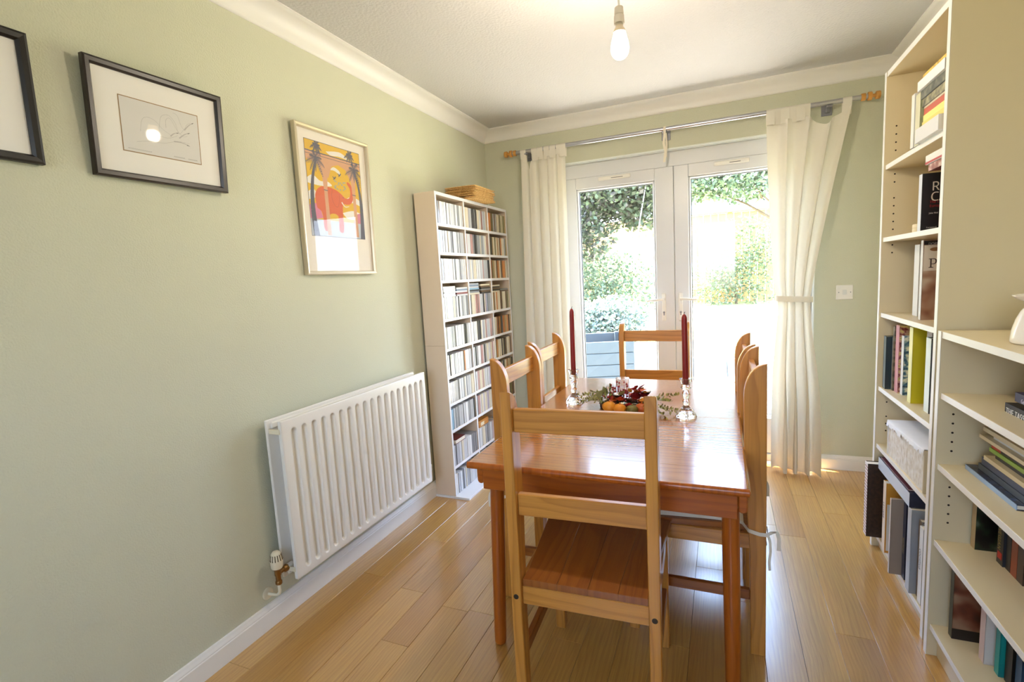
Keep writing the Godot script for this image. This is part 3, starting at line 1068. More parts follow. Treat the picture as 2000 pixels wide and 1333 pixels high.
func make_bookcases() -> void:
	bookcase("tall white bookcase reaching the coving beside the curtain, filled with books", 0.934, 1.585, BX, 2.036, tall_shelf,
		[1.724, 1.756, 1.788, 1.820, 1.630, 1.598, 1.534, 1.502, 1.470, 1.438, 1.406, 1.342, 1.310, 0.700, 0.668, 0.604, 0.572, 0.540], true)
	bookcase("low white bookcase with an oil burner on top at the edge of the photo", 1.640, 2.46, 2.237, 1.06, low_shelf,
		[0.835, 0.806, 0.777, 0.748, 0.719, 0.690, 0.603, 0.574, 0.545, 0.516, 0.487, 0.458], false)


# ---------------------------------------------------------------- CD rack
var rack_shelf := [0.0135, 0.193, 0.416, 0.578, 0.741, 0.905, 1.080, 1.304, 1.466, 1.629]
const RZ0 := 0.018
const RZ1 := 1.036
const RX := 0.151

func make_rack() -> void:
	var t := thing("disc_rack", "tall white three-column rack packed with compact discs in the corner by the curtain", "shelving", Vector3(0.0165, 0, (RZ0 + RZ1) / 2))
	var zc := t.position.z
	var d := RX - 0.0165
	for s in [RZ0 + 0.008, RZ1 - 0.008]:
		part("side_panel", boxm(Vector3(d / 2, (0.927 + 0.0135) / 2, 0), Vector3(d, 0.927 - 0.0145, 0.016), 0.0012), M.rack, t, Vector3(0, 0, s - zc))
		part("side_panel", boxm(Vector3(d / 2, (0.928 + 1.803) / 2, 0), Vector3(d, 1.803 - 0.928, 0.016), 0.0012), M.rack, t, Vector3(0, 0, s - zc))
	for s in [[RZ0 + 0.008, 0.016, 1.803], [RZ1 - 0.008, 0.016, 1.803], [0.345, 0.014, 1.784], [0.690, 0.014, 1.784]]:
		part("lit_edge", boxm(Vector3(0.0006, (s[2] + 0.015) / 2, 0), Vector3(0.0012, s[2] - 0.015, s[1]), 0.0003), M.rack_lit, t, Vector3(d if s[1] > 0.015 else d - 0.0014, 0, s[0] - zc))  # added strips painted in the lit white of the panels
	part("lit_edge", boxm(Vector3(0.0006, 1.7935, 0), Vector3(0.0012, 0.0185, RZ1 - RZ0 - 0.033), 0.0003), M.rack_lit, t, Vector3(d, 0, 0))
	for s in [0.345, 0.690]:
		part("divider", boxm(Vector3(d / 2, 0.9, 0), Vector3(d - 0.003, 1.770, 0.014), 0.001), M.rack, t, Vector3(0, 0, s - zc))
	for k in range(1, 10):
		for c in cols():
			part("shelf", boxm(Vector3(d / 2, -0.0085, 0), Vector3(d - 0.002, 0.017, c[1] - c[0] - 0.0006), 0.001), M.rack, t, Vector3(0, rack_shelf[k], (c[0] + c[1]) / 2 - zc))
			part("lit_edge", boxm(Vector3(0.0006, -0.0085, 0), Vector3(0.0012, 0.017, c[1] - c[0] - 0.0006), 0.0003), M.rack_lit, t, Vector3(d - 0.001, rack_shelf[k], (c[0] + c[1]) / 2 - zc))
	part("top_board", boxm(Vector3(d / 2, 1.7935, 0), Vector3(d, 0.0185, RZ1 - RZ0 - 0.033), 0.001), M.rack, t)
	part("base_board", boxm(Vector3(0.229 / 2, 0.0065, 0.002), Vector3(0.229, 0.013, RZ1 - RZ0 + 0.006), 0.0012), M.rack_lit, t)
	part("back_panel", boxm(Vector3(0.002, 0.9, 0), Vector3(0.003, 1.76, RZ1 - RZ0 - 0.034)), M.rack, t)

func cols() -> Array:   # compartments from the camera side to the corner: z from, z to
	return [[0.697, RZ1 - 0.016], [0.352, 0.683], [RZ0 + 0.016, 0.338]]


# ---------------------------------------------------------------- radiator
func make_radiator() -> void:
	var z0 := 1.200
	var z1 := 2.192
	var y0 := 0.172
	var y1 := 0.805
	var t := thing("radiator", "white double-panel radiator with vertical flutes on the green wall", "radiator", Vector3(0, 0, (z0 + z1) / 2))
	var zc := t.position.z
	var n := 18
	var pitch := (2.135 - 1.243) / (n - 1)
	var zs := []
	for k in n:
		var c := 1.243 + k * pitch
		for e in [-0.0165, -0.0125, -0.009, -0.005, 0.0, 0.005, 0.009, 0.0125, 0.0165]: zs.append(c + e)
	zs.push_front(z0 + 0.004); zs.push_back(z1 - 0.004)
	zs.push_front(z0); zs.push_back(z1)
	var ys := [y0, y0 + 0.004, 0.194]
	for k in 9: ys.append(0.198 + k * 0.004)
	for k in 9: ys.append(0.736 + k * 0.004)
	ys.append_array([0.772, y1 - 0.004, y1])
	var g := []
	for y in ys:
		var line := []
		for z in zs:
			var k := clampf(round((z - 1.243) / pitch), 0, n - 1)
			var c := 1.243 + k * pitch
			var dy := maxf(maxf(0.214 - y, y - 0.752), 0.0)
			var r := sqrt((z - c) * (z - c) + dy * dy)
			var dep := 0.015 * (1.0 - smoothstep(0.0085, 0.0145, r))
			var edge := 0.003 if (z <= z0 or z >= z1 or y <= y0 or y >= y1) else 0.0
			line.append(Vector3(0.104 - dep - edge, y, z - zc))
		g.append(line)
	var b := mb()
	b.grid(g, Vector3.RIGHT)
	b.box(Vector3(0.0865, (y0 + y1) / 2, 0), Vector3(0.002, y1 - y0 - 0.002, z1 - z0 - 0.002))
	for s in [y0 + 0.002, y1 - 0.002]: b.box(Vector3(0.0945, s, 0), Vector3(0.015, 0.004, z1 - z0), 0.0015)
	for s in [z0 + 0.002, z1 - 0.002]: b.box(Vector3(0.0945, (y0 + y1) / 2, s - zc), Vector3(0.015, y1 - y0, 0.004), 0.0015)
	part("front_panel", b, M.white_paint, t)
	b = mb()
	b.box(Vector3(0.036, (y0 + y1) / 2 + 0.004, 0.012), Vector3(0.012, y1 - y0, z1 - z0), 0.003)
	b.box(Vector3(0.047, y1 - 0.018, 0.012), Vector3(0.012, 0.024, z1 - z0 - 0.03), 0.004)
	b.box(Vector3(0.047, y0 + 0.024, 0.012), Vector3(0.012, 0.024, z1 - z0 - 0.03), 0.004)
	part("back_panel", b, M.white_paint, t)
	b = mb()
	var k := 0
	var z := z0 + 0.03
	while z < z1 - 0.03:
		b.box(Vector3(0.0645, 0.49, z - zc), Vector3(0.040, 0.50, 0.0015))
		z += 0.018
	part("convector_fins", b, M.white_paint, t)
	b = mb()
	for y in [0.765, 0.214]:
		b.box(Vector3(0.064, y, z1 - zc + 0.002), Vector3(0.062, 0.020, 0.005), 0.002)
	part("end_strap", b, M.cream_plastic, t)
	b = mb()
	for zz in [z0 + 0.16, z1 - 0.16]:
		b.box(Vector3(0.015, 0.50, zz - zc), Vector3(0.031, 0.42, 0.03), 0.002)
	part("wall_bracket", b, M.white_paint, t)
	# thermostatic valve and tail pipe at the near end
	var vz := 2.243 - zc
	var vx := 0.058
	var v := Node3D.new()
	v.name = "thermostatic_valve"
	t.add_child(v, true)
	b = mb()
	b.lathe(Vector3(vx, 0, vz), V2([0.0, 0.244, 0.0185, 0.244, 0.0215, 0.248, 0.0225, 0.268, 0.0215, 0.285, 0.0175, 0.302, 0.012, 0.309, 0.0, 0.311]), 28)
	part("valve_head", b, M.cream_plastic, v)
	b = mb()
	for q in 14:
		var a := TAU * q / 14.0
		var rr := 0.0218
		b.xf = Transform3D(Basis(Vector3.UP, -a) * Basis(Vector3(0, 0, 1), 0.20), Vector3(vx + cos(a) * 0.0198, 0.288, vz + sin(a) * 0.0198))
		b.box(Vector3.ZERO, Vector3(0.004, 0.024, 0.0032), 0.001)
	part("vent_slots", b, mat(rgb(92, 74, 40), 0.8), v)
	b = mb()
	b.lathe(Vector3(vx, 0, vz), V2([0.0, 0.178, 0.0105, 0.178, 0.0125, 0.181, 0.0125, 0.190, 0.0095, 0.193, 0.0095, 0.212, 0.012, 0.216, 0.012, 0.236, 0.015, 0.239, 0.015, 0.244, 0.0, 0.244]), 12)
	b.tube(PackedVector3Array([Vector3(vx, 0.222, vz), Vector3(vx, 0.222, vz - 0.03)]), 0.0085, 12)
	b.xf = Transform3D(Basis(Vector3(1, 0, 0), Vector3(0, 0, 1), Vector3(0, -1, 0)), Vector3(vx, 0.222, vz - 0.036))
	b.lathe(Vector3.ZERO, V2([0.0, -0.008, 0.014, -0.008, 0.014, 0.006, 0.011, 0.010, 0.0, 0.010]), 6)
	part("valve_body", b, M.brass, v)
	b = mb()
	b.tube(PackedVector3Array([Vector3(vx, 0.222, vz - 0.043), Vector3(vx, 0.222, z1 - zc - 0.02)]), 0.011, 12)
	part("radiator_tail", b, M.white_paint, v)
	b = mb()
	var pp := PackedVector3Array([Vector3(vx, 0.180, vz), Vector3(vx, 0.150, vz), Vector3(vx - 0.004, 0.139, vz + 0.001), Vector3(vx - 0.014, 0.1335, vz + 0.003), Vector3(0.002, 0.1325, vz + 0.008)])
	b.tube(pp, 0.0062, 12)
	part("pipe", b, M.cream_plastic, v)
	b = mb()
	b.xf = Transform3D(Basis(Vector3(0, 1, 0), Vector3(1, 0, 0), Vector3(0, 0, 1)), Vector3(0.0, 0.1325, vz + 0.008))
	b.lathe(Vector3.ZERO, V2([0.0, 0.0, 0.024, 0.0, 0.0235, 0.0025, 0.018, 0.005, 0.0, 0.006]), 24)
	part("pipe_collar", b, M.cream_plastic, v)
	# valve at the far end, half hidden by the rack
	b = mb()
	b.lathe(Vector3(0.058, 0, z0 - zc - 0.05), V2([0.0, 0.16, 0.010, 0.16, 0.010, 0.21, 0.013, 0.213, 0.013, 0.245, 0.0, 0.25]), 14)
	b.tube(PackedVector3Array([Vector3(0.058, 0.222, z0 - zc - 0.05), Vector3(0.058, 0.222, z0 - zc + 0.01)]), 0.009, 10)
	part("lockshield_valve", b, M.cream_plastic, t)

# ---------------------------------------------------------------- curtains
func curtain_sheet(edge: Callable, folds: float, amp: Callable, base: Callable, top: Callable, bottom: Callable, ph: float) -> MB:
	var nu := 150
	var nv := 70
	var g := []
	for i in nv + 1:
		var v := float(i) / nv
		var line := []
		for j in nu + 1:
			var u := float(j) / nu
			var yt: float = top.call(u)
			var yb: float = bottom.call(u)
			var y := lerpf(yt, yb, v)
			var e: Vector2 = edge.call(y)
			var wv := u + 0.010 * sin(u * 11.0 + ph) + 0.018 * sin(u * 5.0 + v * 1.2 + ph)
			var a: float = amp.call(y)
			var s := sin(wv * folds * TAU + ph + 0.35 * sin(v * 5.0 + ph))
			var s2 := sin(wv * folds * 2.3 * TAU + 1.7 * ph + v * 1.3)
			var z: float = base.call(y, u) + a * (0.86 * s + 0.14 * s2)
			var x := lerpf(e.x, e.y, u) + a * 0.45 * cos(wv * folds * TAU + ph)
			line.append(Vector3(x, y, z))
		g.append(line)
	var b := mb()
	b.grid(g, Vector3(0, 0, 1))
	return b

func tab(b: MB, x: float, w: float, yb: float, zf: float) -> void:
	var rows := []
	for k in 15:
		var p: Vector3
		if k < 4: p = Vector3(0, lerpf(yb, 2.177, k / 4.0), 0.09 + lerpf(zf, 0.0158, k / 4.0))
		elif k < 11:
			var a := PI * (k - 4) / 6.0
			p = Vector3(0, 2.177 + 0.0158 * sin(a), 0.09 + 0.0158 * cos(a))
		else: p = Vector3(0, lerpf(2.177, yb, (k - 10) / 4.0), 0.09 - lerpf(0.0158, 0.008, (k - 10) / 4.0))
		rows.append([p + Vector3(x - w / 2, 0, 0), p + Vector3(x, 0, 0.002), p + Vector3(x + w / 2, 0, 0)])
	b.grid(rows, Vector3(0, 0, 1))

func make_curtains() -> void:
	# pole
	var t := thing("curtain_pole", "brushed metal curtain pole with turned wooden finials above the glass doors", "curtain pole", Vector3(1.31, 2.177, 0.09))
	var b := mb()
	b.tube(PackedVector3Array([Vector3(-1.075, 0, 0), Vector3(1.085, 0, 0)]), 0.0135, 20)
	part("rod", b, M.steel, t)
	for s in [[-1.0, -1.075], [1.0, 1.085]]:
		b = mb()
		b.xf = Transform3D(Basis(Vector3(0, s[0], 0), Vector3(s[0], 0, 0), Vector3(0, 0, 1)), Vector3(s[1] - s[0] * 0.052, 0, 0))
		b.lathe(Vector3.ZERO, V2([0.0139, 0.0, 0.0185, 0.001, 0.0195, 0.004, 0.0195, 0.018, 0.0185, 0.021, 0.0139, 0.022]), 24)
		b.lathe(Vector3(0, 0.031, 0), V2([0.0139, 0.0, 0.0215, 0.001, 0.0225, 0.004, 0.0225, 0.016, 0.0215, 0.019, 0.0139, 0.020]), 24)
		b.lathe(Vector3(0, 0.067, 0), V2([0.0, 0.0, 0.0195, 0.001, 0.021, 0.004, 0.021, 0.018, 0.019, 0.022, 0.0, 0.023]), 24)
		b.lathe(Vector3(0, 0.05, 0), V2([0.0095, 0.0, 0.0095, 0.018]), 16)
		part("finial", b, M.finial, t)
	for x in [-0.945, -0.009, 0.885]:
		b = mb()
		b.box(Vector3(x, -0.012, -0.086), Vector3(0.055, 0.075, 0.006), 0.002)
		b.box(Vector3(x, -0.006, -0.045), Vector3(0.012, 0.012, 0.085), 0.003)
		b.box(Vector3(x, -0.018, 0.0), Vector3(0.030, 0.010, 0.030), 0.003)
		b.box(Vector3(x, -0.0265, -0.05), Vector3(0.022, 0.03, 0.022), 0.003)
		part("bracket", b, M.grey_metal, t)
	# hanging white tie in the middle
	b = mb()
	ribbon(b, [Vector3(0, 0.016, 0.0), Vector3(0, 0.004, 0.0165), Vector3(0.001, -0.03, 0.017), Vector3(-0.006, -0.09, 0.018), Vector3(0.004, -0.14, 0.02), Vector3(-0.004, -0.205, 0.022)], 0.014, Vector3.RIGHT)
	ribbon(b, [Vector3(0.004, 0.016, 0.0), Vector3(0.004, 0.0, -0.0165), Vector3(0.010, -0.05, 0.010), Vector3(0.012, -0.10, 0.015), Vector3(0.006, -0.175, 0.017)], 0.010, Vector3.RIGHT)
	solo("curtain_tie", b, M.cushion, "loose white fabric tie hanging from the middle of the curtain pole", "tie", Vector3(1.301, 2.177, 0.09))
	# left curtain, hanging straight
	t = thing("curtain", "cream tab-top curtain hanging straight beside the disc rack", "curtain", Vector3.ZERO, 0, "cream tab-top curtains")
	b = curtain_sheet(func(y): return Vector2(lerpf(0.285, 0.325, y / 2.12), lerpf(0.622, 0.640, y / 2.12)), 5.0, func(y): return lerpf(0.030, 0.020, clampf(y / 2.1, 0, 1)), func(y, u): return lerpf(0.10, 0.098, y / 2.1),
		func(u): return 2.122 - 0.075 * exp(-pow((u - 0.19) / 0.06, 2.0)), func(u): return 0.012, 0.6)
	part("drape", b, M.curtain, t)
	for x in [0.342, 0.425, 0.468, 0.515, 0.56, 0.605, 0.632]:
		b = mb()
		tab(b, x, 0.042, 2.105, 0.010 + 0.008 * sin(x * 70.0))
		part("tab", b, M.curtain, t)
	# right curtain, gathered by a tie-back
	t = thing("curtain", "cream tab-top curtain gathered with a tie-back beside the light switch", "curtain", Vector3.ZERO, 0, "cream tab-top curtains")
	var ed := func(y):
		if y > 1.08:
			var k: float = clampf((y - 1.08) / 1.05, 0, 1)
			return Vector2(lerpf(1.950, 1.885, pow(k, 0.45)), lerpf(2.108, 2.285, pow(k, 1.15)))
		var q: float = clampf((1.08 - y) / 1.08, 0, 1)
		return Vector2(lerpf(1.950, 1.925, smoothstep(0.0, 0.5, q)), lerpf(2.108, 2.150, smoothstep(0.0, 0.6, q)))
	var am := func(y):
		if y > 1.08: return lerpf(0.017, 0.024, clampf((y - 1.08) / 0.8, 0, 1))
		return lerpf(0.017, 0.052, smoothstep(0.0, 0.9, (1.08 - y) / 1.08))
	b = curtain_sheet(ed, 3.6, am, func(y, u): return 0.10 + 0.035 * smoothstep(1.2, 0.0, y) + 0.03 * u * smoothstep(1.0, 0.0, y),
		func(u): return 2.118 - 0.055 * exp(-pow((u - 0.74) / 0.13, 2.0)) + 0.02 * smoothstep(0.9, 1.0, u), func(u): return 0.012 + 0.006 * sin(u * 17.0), 2.4)
	part("drape", b, M.curtain, t)
	for x in [1.897, 1.935, 1.972, 2.010, 2.052, 2.078, 2.278]:
		b = mb()
		tab(b, x, 0.044, 2.10, 0.010 + 0.010 * sin(x * 90.0))
		part("tab", b, M.curtain, t)
	b = mb()
	var rows := []
	for k in 49:
		var a := TAU * k / 48.0
		var p := Vector3(2.029 + 0.098 * cos(a), 1.078 - 0.006 * cos(a), 0.098 + 0.040 * sin(a))
		var o := Vector3(cos(a), 0, sin(a)) * 0.002
		rows.append([p + Vector3(0, 0.017, 0), p + Vector3(0, 0.012, 0) + o, p + Vector3(0, -0.012, 0) + o, p + Vector3(0, -0.017, 0)])
	for k in 48:
		var a := TAU * (k + 0.5) / 48.0
		b.grid([rows[k], rows[k + 1]], Vector3(cos(a), 0, sin(a)))
	part("tie_back", b, M.curtain, t)


# ---------------------------------------------------------------- pictures
func frame(called: String, label: String, at: Vector3, w: float, h: float, fw: float, fd: float, tilt: float, yaw: float, fm: Material, lip: Material) -> Node3D:
	var t := thing(called, label, "picture", at, 0.0, "framed pictures on the green wall")
	# local: x into the room, y up, z along the wall (towards the camera)
	t.basis = Basis(Vector3.UP, deg_to_rad(-yaw)) * Basis(Vector3(0, 0, 1), deg_to_rad(tilt))
	for s in [[0, 1], [0, -1], [1, 1], [1, -1]]:
		var L: float = (w if s[0] == 0 else h)
		var b := mb(0, roff())
		# mitred moulding swept as a bar: outer edge long, inner edge short
		var prof := V2([0, 0, 0, fd * 0.9, fw * 0.25, fd, fw * 0.75, fd * 0.92, fw, fd * 0.55, fw, 0])
		for i in prof.size():
			var p := prof[i]
			var q := prof[(i + 1) % prof.size()]
			var e := (q - p).normalized()
			var nn := Vector3(0, e.x, -e.y) * -1.0
			var a0 := Vector3(-L / 2 + p.x, p.x, p.y)
			var a1 := Vector3(L / 2 - p.x, p.x, p.y)
			var b0 := Vector3(-L / 2 + q.x, q.x, q.y)
			var b1 := Vector3(L / 2 - q.x, q.x, q.y)
			var fnn := Vector3(0, -e.y, e.x)
			if fnn.dot(Vector3(0, p.x + q.x - fw, p.y + q.y - fd)) < 0: fnn = -fnn
			b.quad(a0, a1, b1, b0, fnn)
		var o := part("frame_bar", b, fm, t)
		# bar runs along local x, inward is local y, out of the wall is local z
		if s[0] == 0: o.transform = Transform3D(Basis(Vector3(0, 0, s[1]), Vector3(0, -s[1], 0), Vector3(1, 0, 0)), Vector3(0, s[1] * h / 2, 0))
		else: o.transform = Transform3D(Basis(Vector3(0, -s[1], 0), Vector3(0, 0, -s[1]), Vector3(1, 0, 0)), Vector3(0, 0, s[1] * w / 2))
	return t

func face(x: float, z0: float, z1: float, y0: float, y1: float) -> MB:
	# flat sheet facing the room; u runs from the camera-far... left edge of the picture (z1) to the right (z0)
	var b := mb()
	var n := Vector3(1, 0, 0)
	var a := Vector3(x, y1, z1)
	var c := Vector3(x, y1, z0)
	var d := Vector3(x, y0, z0)
	var e := Vector3(x, y0, z1)
	b.triu(a, c, d, n, n, n, Vector2(0, 0), Vector2(1, 0), Vector2(1, 1))
	b.triu(a, d, e, n, n, n, Vector2(0, 0), Vector2(1, 1), Vector2(0, 1))
	return b

func birds_print() -> Texture2D:
	var w := 512
	var h := 340
	var im := Image.create(w, h, false, Image.FORMAT_RGB8)
	im.fill(rgb(226, 222, 216))
	var g := rgb(176, 172, 168)
	var lines := [
		[0.22, 0.58, 0.25, 0.36, 0.32, 0.28, 0.42, 0.32, 0.50, 0.44, 0.60, 0.52],
		[0.46, 0.44, 0.50, 0.20, 0.60, 0.14, 0.68, 0.26, 0.72, 0.46, 0.80, 0.34],
		[0.55, 0.40, 0.56, 0.24, 0.62, 0.20, 0.70, 0.40, 0.78, 0.50, 0.84, 0.46],
		[0.66, 0.06, 0.72, 0.10, 0.76, 0.28, 0.80, 0.34, 0.84, 0.24, 0.90, 0.18],
		[0.16, 0.80, 0.32, 0.74, 0.50, 0.72, 0.62, 0.66, 0.70, 0.62, 0.86, 0.62],
		[0.34, 0.66, 0.44, 0.60, 0.56, 0.60, 0.66, 0.54, 0.70, 0.50]]
	for l in lines: stroke(im, curve(scaled(l, w, h)), 1.6, g, 1.2)
	for q in [[0.80, 0.36, 0.93, 0.17], [0.72, 0.55, 0.86, 0.40], [0.60, 0.55, 0.70, 0.45], [0.64, 0.64, 0.84, 0.66]]:
		var a := Vector2(q[0] * w, q[1] * h)
		var b := Vector2(q[2] * w, q[3] * h)
		stroke(im, curve(PackedVector2Array([a, a.lerp(b, 0.5) + Vector2(0, -6), b])), 9.0, rgb(190, 184, 180), 3.0)
		stroke(im, PackedVector2Array([a.lerp(b, 0.9), b + (b - a).normalized() * 10 + Vector2(0, 4)]), 5.0, rgb(60, 56, 54), 1.0)
	var x := 0.05
	while x < 0.32:
		stroke(im, scaled([x, 0.955, x + 0.012, 0.94, x + 0.02, 0.957], w, h), 1.4, rgb(130, 126, 122))
		x += 0.024
	x = 0.62
	while x < 0.95:
		if absf(x - 0.78) > 0.02: stroke(im, scaled([x, 0.955, x + 0.012, 0.935, x + 0.02, 0.957], w, h), 1.4, rgb(120, 116, 112))
		x += 0.022
	return ImageTexture.create_from_image(im)

func frond(im: Image, c: Vector2, a: float, L: float, col: Color) -> void:
	# one palm frond: a drooping rib with leaflets on both sides
	var pts := PackedVector2Array()
	for k in 9:
		var v := k / 8.0
		pts.append(c + Vector2(cos(a), sin(a)) * L * v + Vector2(0, 0.35 * L * v * v))
	stroke(im, pts, 5.0, col, 2.0)
	for k in range(1, 9):
		var d := (pts[k] - pts[k - 1]).normalized()
		var s := Vector2(-d.y, d.x)
		var ll := L * 0.30 * sin(PI * (0.25 + 0.7 * k / 8.0))
		for sg in [-1.0, 1.0]:
			stroke(im, PackedVector2Array([pts[k], pts[k] + d * ll * 0.7 + s * sg * ll * 0.7 + Vector2(0, 4)]), 5.0, col, 1.0)

func poster_print() -> Texture2D:
	var w := 480
	var h := 566
	var im := Image.create(w, h, false, Image.FORMAT_RGB8)
	im.fill(rgb(216, 172, 36))
	var white := rgb(232, 228, 220)
	var grey := rgb(80, 80, 96)
	var salmon := rgb(206, 156, 120)
	for q in [[0.36, 0.08, 0.62, 0.05, 0.78, 0.11, 0.60, 0.10, 0.44, 0.11], [0.0, 0.40, 0.10, 0.36, 0.22, 0.41, 0.34, 0.40, 0.42, 0.44, 0.24, 0.46, 0.0, 0.45], [0.40, 0.27, 0.48, 0.23, 0.58, 0.26, 0.60, 0.31, 0.50, 0.27], [0.66, 0.56, 0.80, 0.52, 1.0, 0.57, 1.0, 0.62, 0.82, 0.59, 0.68, 0.60], [0.58, 0.72, 0.8, 0.68, 1.0, 0.72, 1.0, 0.77, 0.7, 0.78], [0.0, 0.54, 0.10, 0.51, 0.14, 0.58, 0.0, 0.62]]:
		fill_poly(im, curve(scaled(q + [q[0], q[1]], w, h)), white)
	fill_poly(im, scaled([0, 0.68, 0.16, 0.64, 0.22, 0.80, 0, 0.84], w, h), rgb(206, 120, 150))
	fill_poly(im, scaled([0.84, 0.72, 1, 0.68, 1, 0.84, 0.78, 0.84], w, h), rgb(206, 128, 148))
	fill_poly(im, scaled([0, 0.82, 1, 0.82, 1, 1, 0, 1], w, h), rgb(186, 194, 204))
	# viaduct and its columns
	fill_poly(im, scaled([0, 0.115, 1, 0.125, 1, 0.20, 0.92, 0.22, 0.88, 0.34, 0.78, 0.34, 0.70, 0.23, 0.56, 0.195, 0.44, 0.23, 0.37, 0.36, 0.26, 0.36, 0.20, 0.24, 0.08, 0.21, 0, 0.205], w, h), salmon)
	stroke(im, scaled([0, 0.115, 1, 0.125], w, h), 6, grey)
	stroke(im, scaled([0, 0.145, 1, 0.155], w, h), 3, grey)
	# elephant
	var red := rgb(204, 92, 48)
	fill_poly(im, curve(scaled([0.13, 0.70, 0.11, 0.58, 0.16, 0.50, 0.26, 0.46, 0.38, 0.46, 0.50, 0.48, 0.58, 0.51, 0.66, 0.55, 0.73, 0.54, 0.76, 0.49, 0.755, 0.43, 0.71, 0.385, 0.72, 0.36, 0.78, 0.385, 0.81, 0.45, 0.81, 0.54, 0.76, 0.60, 0.68, 0.62, 0.62, 0.62, 0.59, 0.68, 0.58, 0.92, 0.50, 0.92, 0.49, 0.76, 0.34, 0.76, 0.32, 0.92, 0.23, 0.92, 0.21, 0.75, 0.13, 0.70], w, h), 6), red)
	stroke(im, curve(scaled([0.42, 0.48, 0.40, 0.56, 0.44, 0.64, 0.50, 0.66, 0.54, 0.58, 0.54, 0.51], w, h)), 3, rgb(160, 70, 40), 2)
	stroke(im, curve(scaled([0.58, 0.60, 0.64, 0.645, 0.72, 0.635], w, h)), 10, white, 3)
	stroke(im, scaled([0.605, 0.545, 0.622, 0.548], w, h), 4, grey)
	for k in 26:
		var p := Vector2(0.56 + 0.10 * sin(k * 2.4), 0.41 + 0.045 * cos(k * 3.7))
		fill_poly(im, scaled([p.x, p.y, p.x + 0.03, p.y + 0.006, p.x + 0.012, p.y + 0.02], w, h), rgb(136, 162, 172))
	for q in [[0.30, 0.36], [0.83, 0.34]]:
		fill_poly(im, scaled([q[0] - 0.045, q[1] - 0.04, q[0] + 0.055, q[1] - 0.04, q[0] + 0.035, 0.50, q[0] + 0.045, 0.98, q[0] - 0.02, 0.98, q[0] - 0.025, 0.50], w, h), salmon)
		stroke(im, scaled([q[0] - 0.03, 0.495, q[0] + 0.04, 0.50], w, h), 5, grey)
	for p in [Vector2(0.48, 0.345), Vector2(0.58, 0.30)]:
		stroke(im, scaled([p.x - 0.03, p.y - 0.012, p.x, p.y + 0.012, p.x + 0.03, p.y - 0.014], w, h), 7, grey, 4)
		stroke(im, scaled([p.x - 0.02, p.y + 0.022, p.x, p.y, p.x + 0.02, p.y - 0.02], w, h), 6, grey, 3)
	# palms
	stroke(im, curve(scaled([0.17, 0.20, 0.10, 0.38, 0.065, 0.58, 0.06, 0.78, 0.09, 1.0], w, h)), 14, grey, 46)
	stroke(im, curve(scaled([0.87, 0.23, 0.94, 0.40, 0.965, 0.58, 0.965, 0.78, 0.95, 1.0], w, h)), 12, grey, 42)
	for q in [[0.17, 0.18, 0.17], [0.87, 0.21, 0.17], [0.20, 0.04, 0.10], [0.80, 0.05, 0.10]]:
		for k in 9:
			var a := TAU * k / 9.0 + 0.25
			frond(im, Vector2(q[0] * w, q[1] * h), a, q[2] * w * (0.85 + 0.2 * sin(k * 2.1)), grey)
	for r in [Rect2i(0, 0, w, 3), Rect2i(0, 0, 3, h), Rect2i(w - 3, 0, 3, h), Rect2i(0, h - 3, w, 3)]: im.fill_rect(r, grey)
	return ImageTexture.create_from_image(im)

func make_pictures() -> void:
	var dark := mat(rgb(34, 25, 18), 0.34)
	dark.clearcoat_enabled = true
	dark.clearcoat = 0.2
	var flat_black := mat(rgb(22, 19, 17), 0.4)
	var gilt := mat(rgb(206, 194, 168), 0.35, 0.5)
	var gold := mat(rgb(196, 150, 70), 0.35, 0.6)
	var mount := mat(rgb(246, 242, 234), 0.85)
	# cut off by the edge of the photo
	var t := frame("picture_frame", "plain black frame with wide white mount, cut off by the edge of the photo", Vector3(0.006, 1.805, 2.977), 0.452, 0.318, 0.022, 0.018, -1.0, 0.0, flat_black, gold)
	part("mount", face(0.006, -0.206, 0.206, -0.140, 0.140), mount, t)
	part("glazing", face(0.0095, -0.206, 0.206, -0.140, 0.140), M.picture_glass, t)
	# birds
	t = frame("picture_frame", "dark bronze-black frame with a pale sketch of long-necked birds in flight", Vector3(0.016, 1.803, 2.436), 0.402, 0.320, 0.020, 0.018, -3.0, 1.75, dark, gold)
	part("mount", face(0.006, -0.183, 0.183, -0.142, 0.142), mount, t)
	part("mount_bevel", face(0.0064, -0.1185, 0.1185, -0.0785, 0.0785), mat(rgb(150, 112, 56), 0.6), t)
	var m := mat(Color.WHITE, 0.8)
	m.albedo_texture = birds_print()
	part("print", face(0.0068, -0.1160, 0.1160, -0.0760, 0.0760), m, t)
	part("glazing", face(0.0095, -0.183, 0.183, -0.142, 0.142), M.picture_glass, t)
	# elephant poster
	t = frame("picture_frame", "narrow silver-gilt frame with a colourful poster of an orange elephant between palms", Vector3(0.009, 1.667, 1.667), 0.457, 0.626, 0.016, 0.022, -0.8, 0.9, gilt, gold)
	part("mount", face(0.006, -0.213, 0.213, -0.298, 0.298), mat(rgb(236, 228, 216), 0.85), t)
	m = mat(Color.WHITE, 0.75)
	m.albedo_texture = poster_print()
	part("print", face(0.0066, -0.172, 0.172, -0.146, 0.259), m, t)
	part("glazing", face(0.0105, -0.213, 0.213, -0.298, 0.298), M.picture_glass, t)


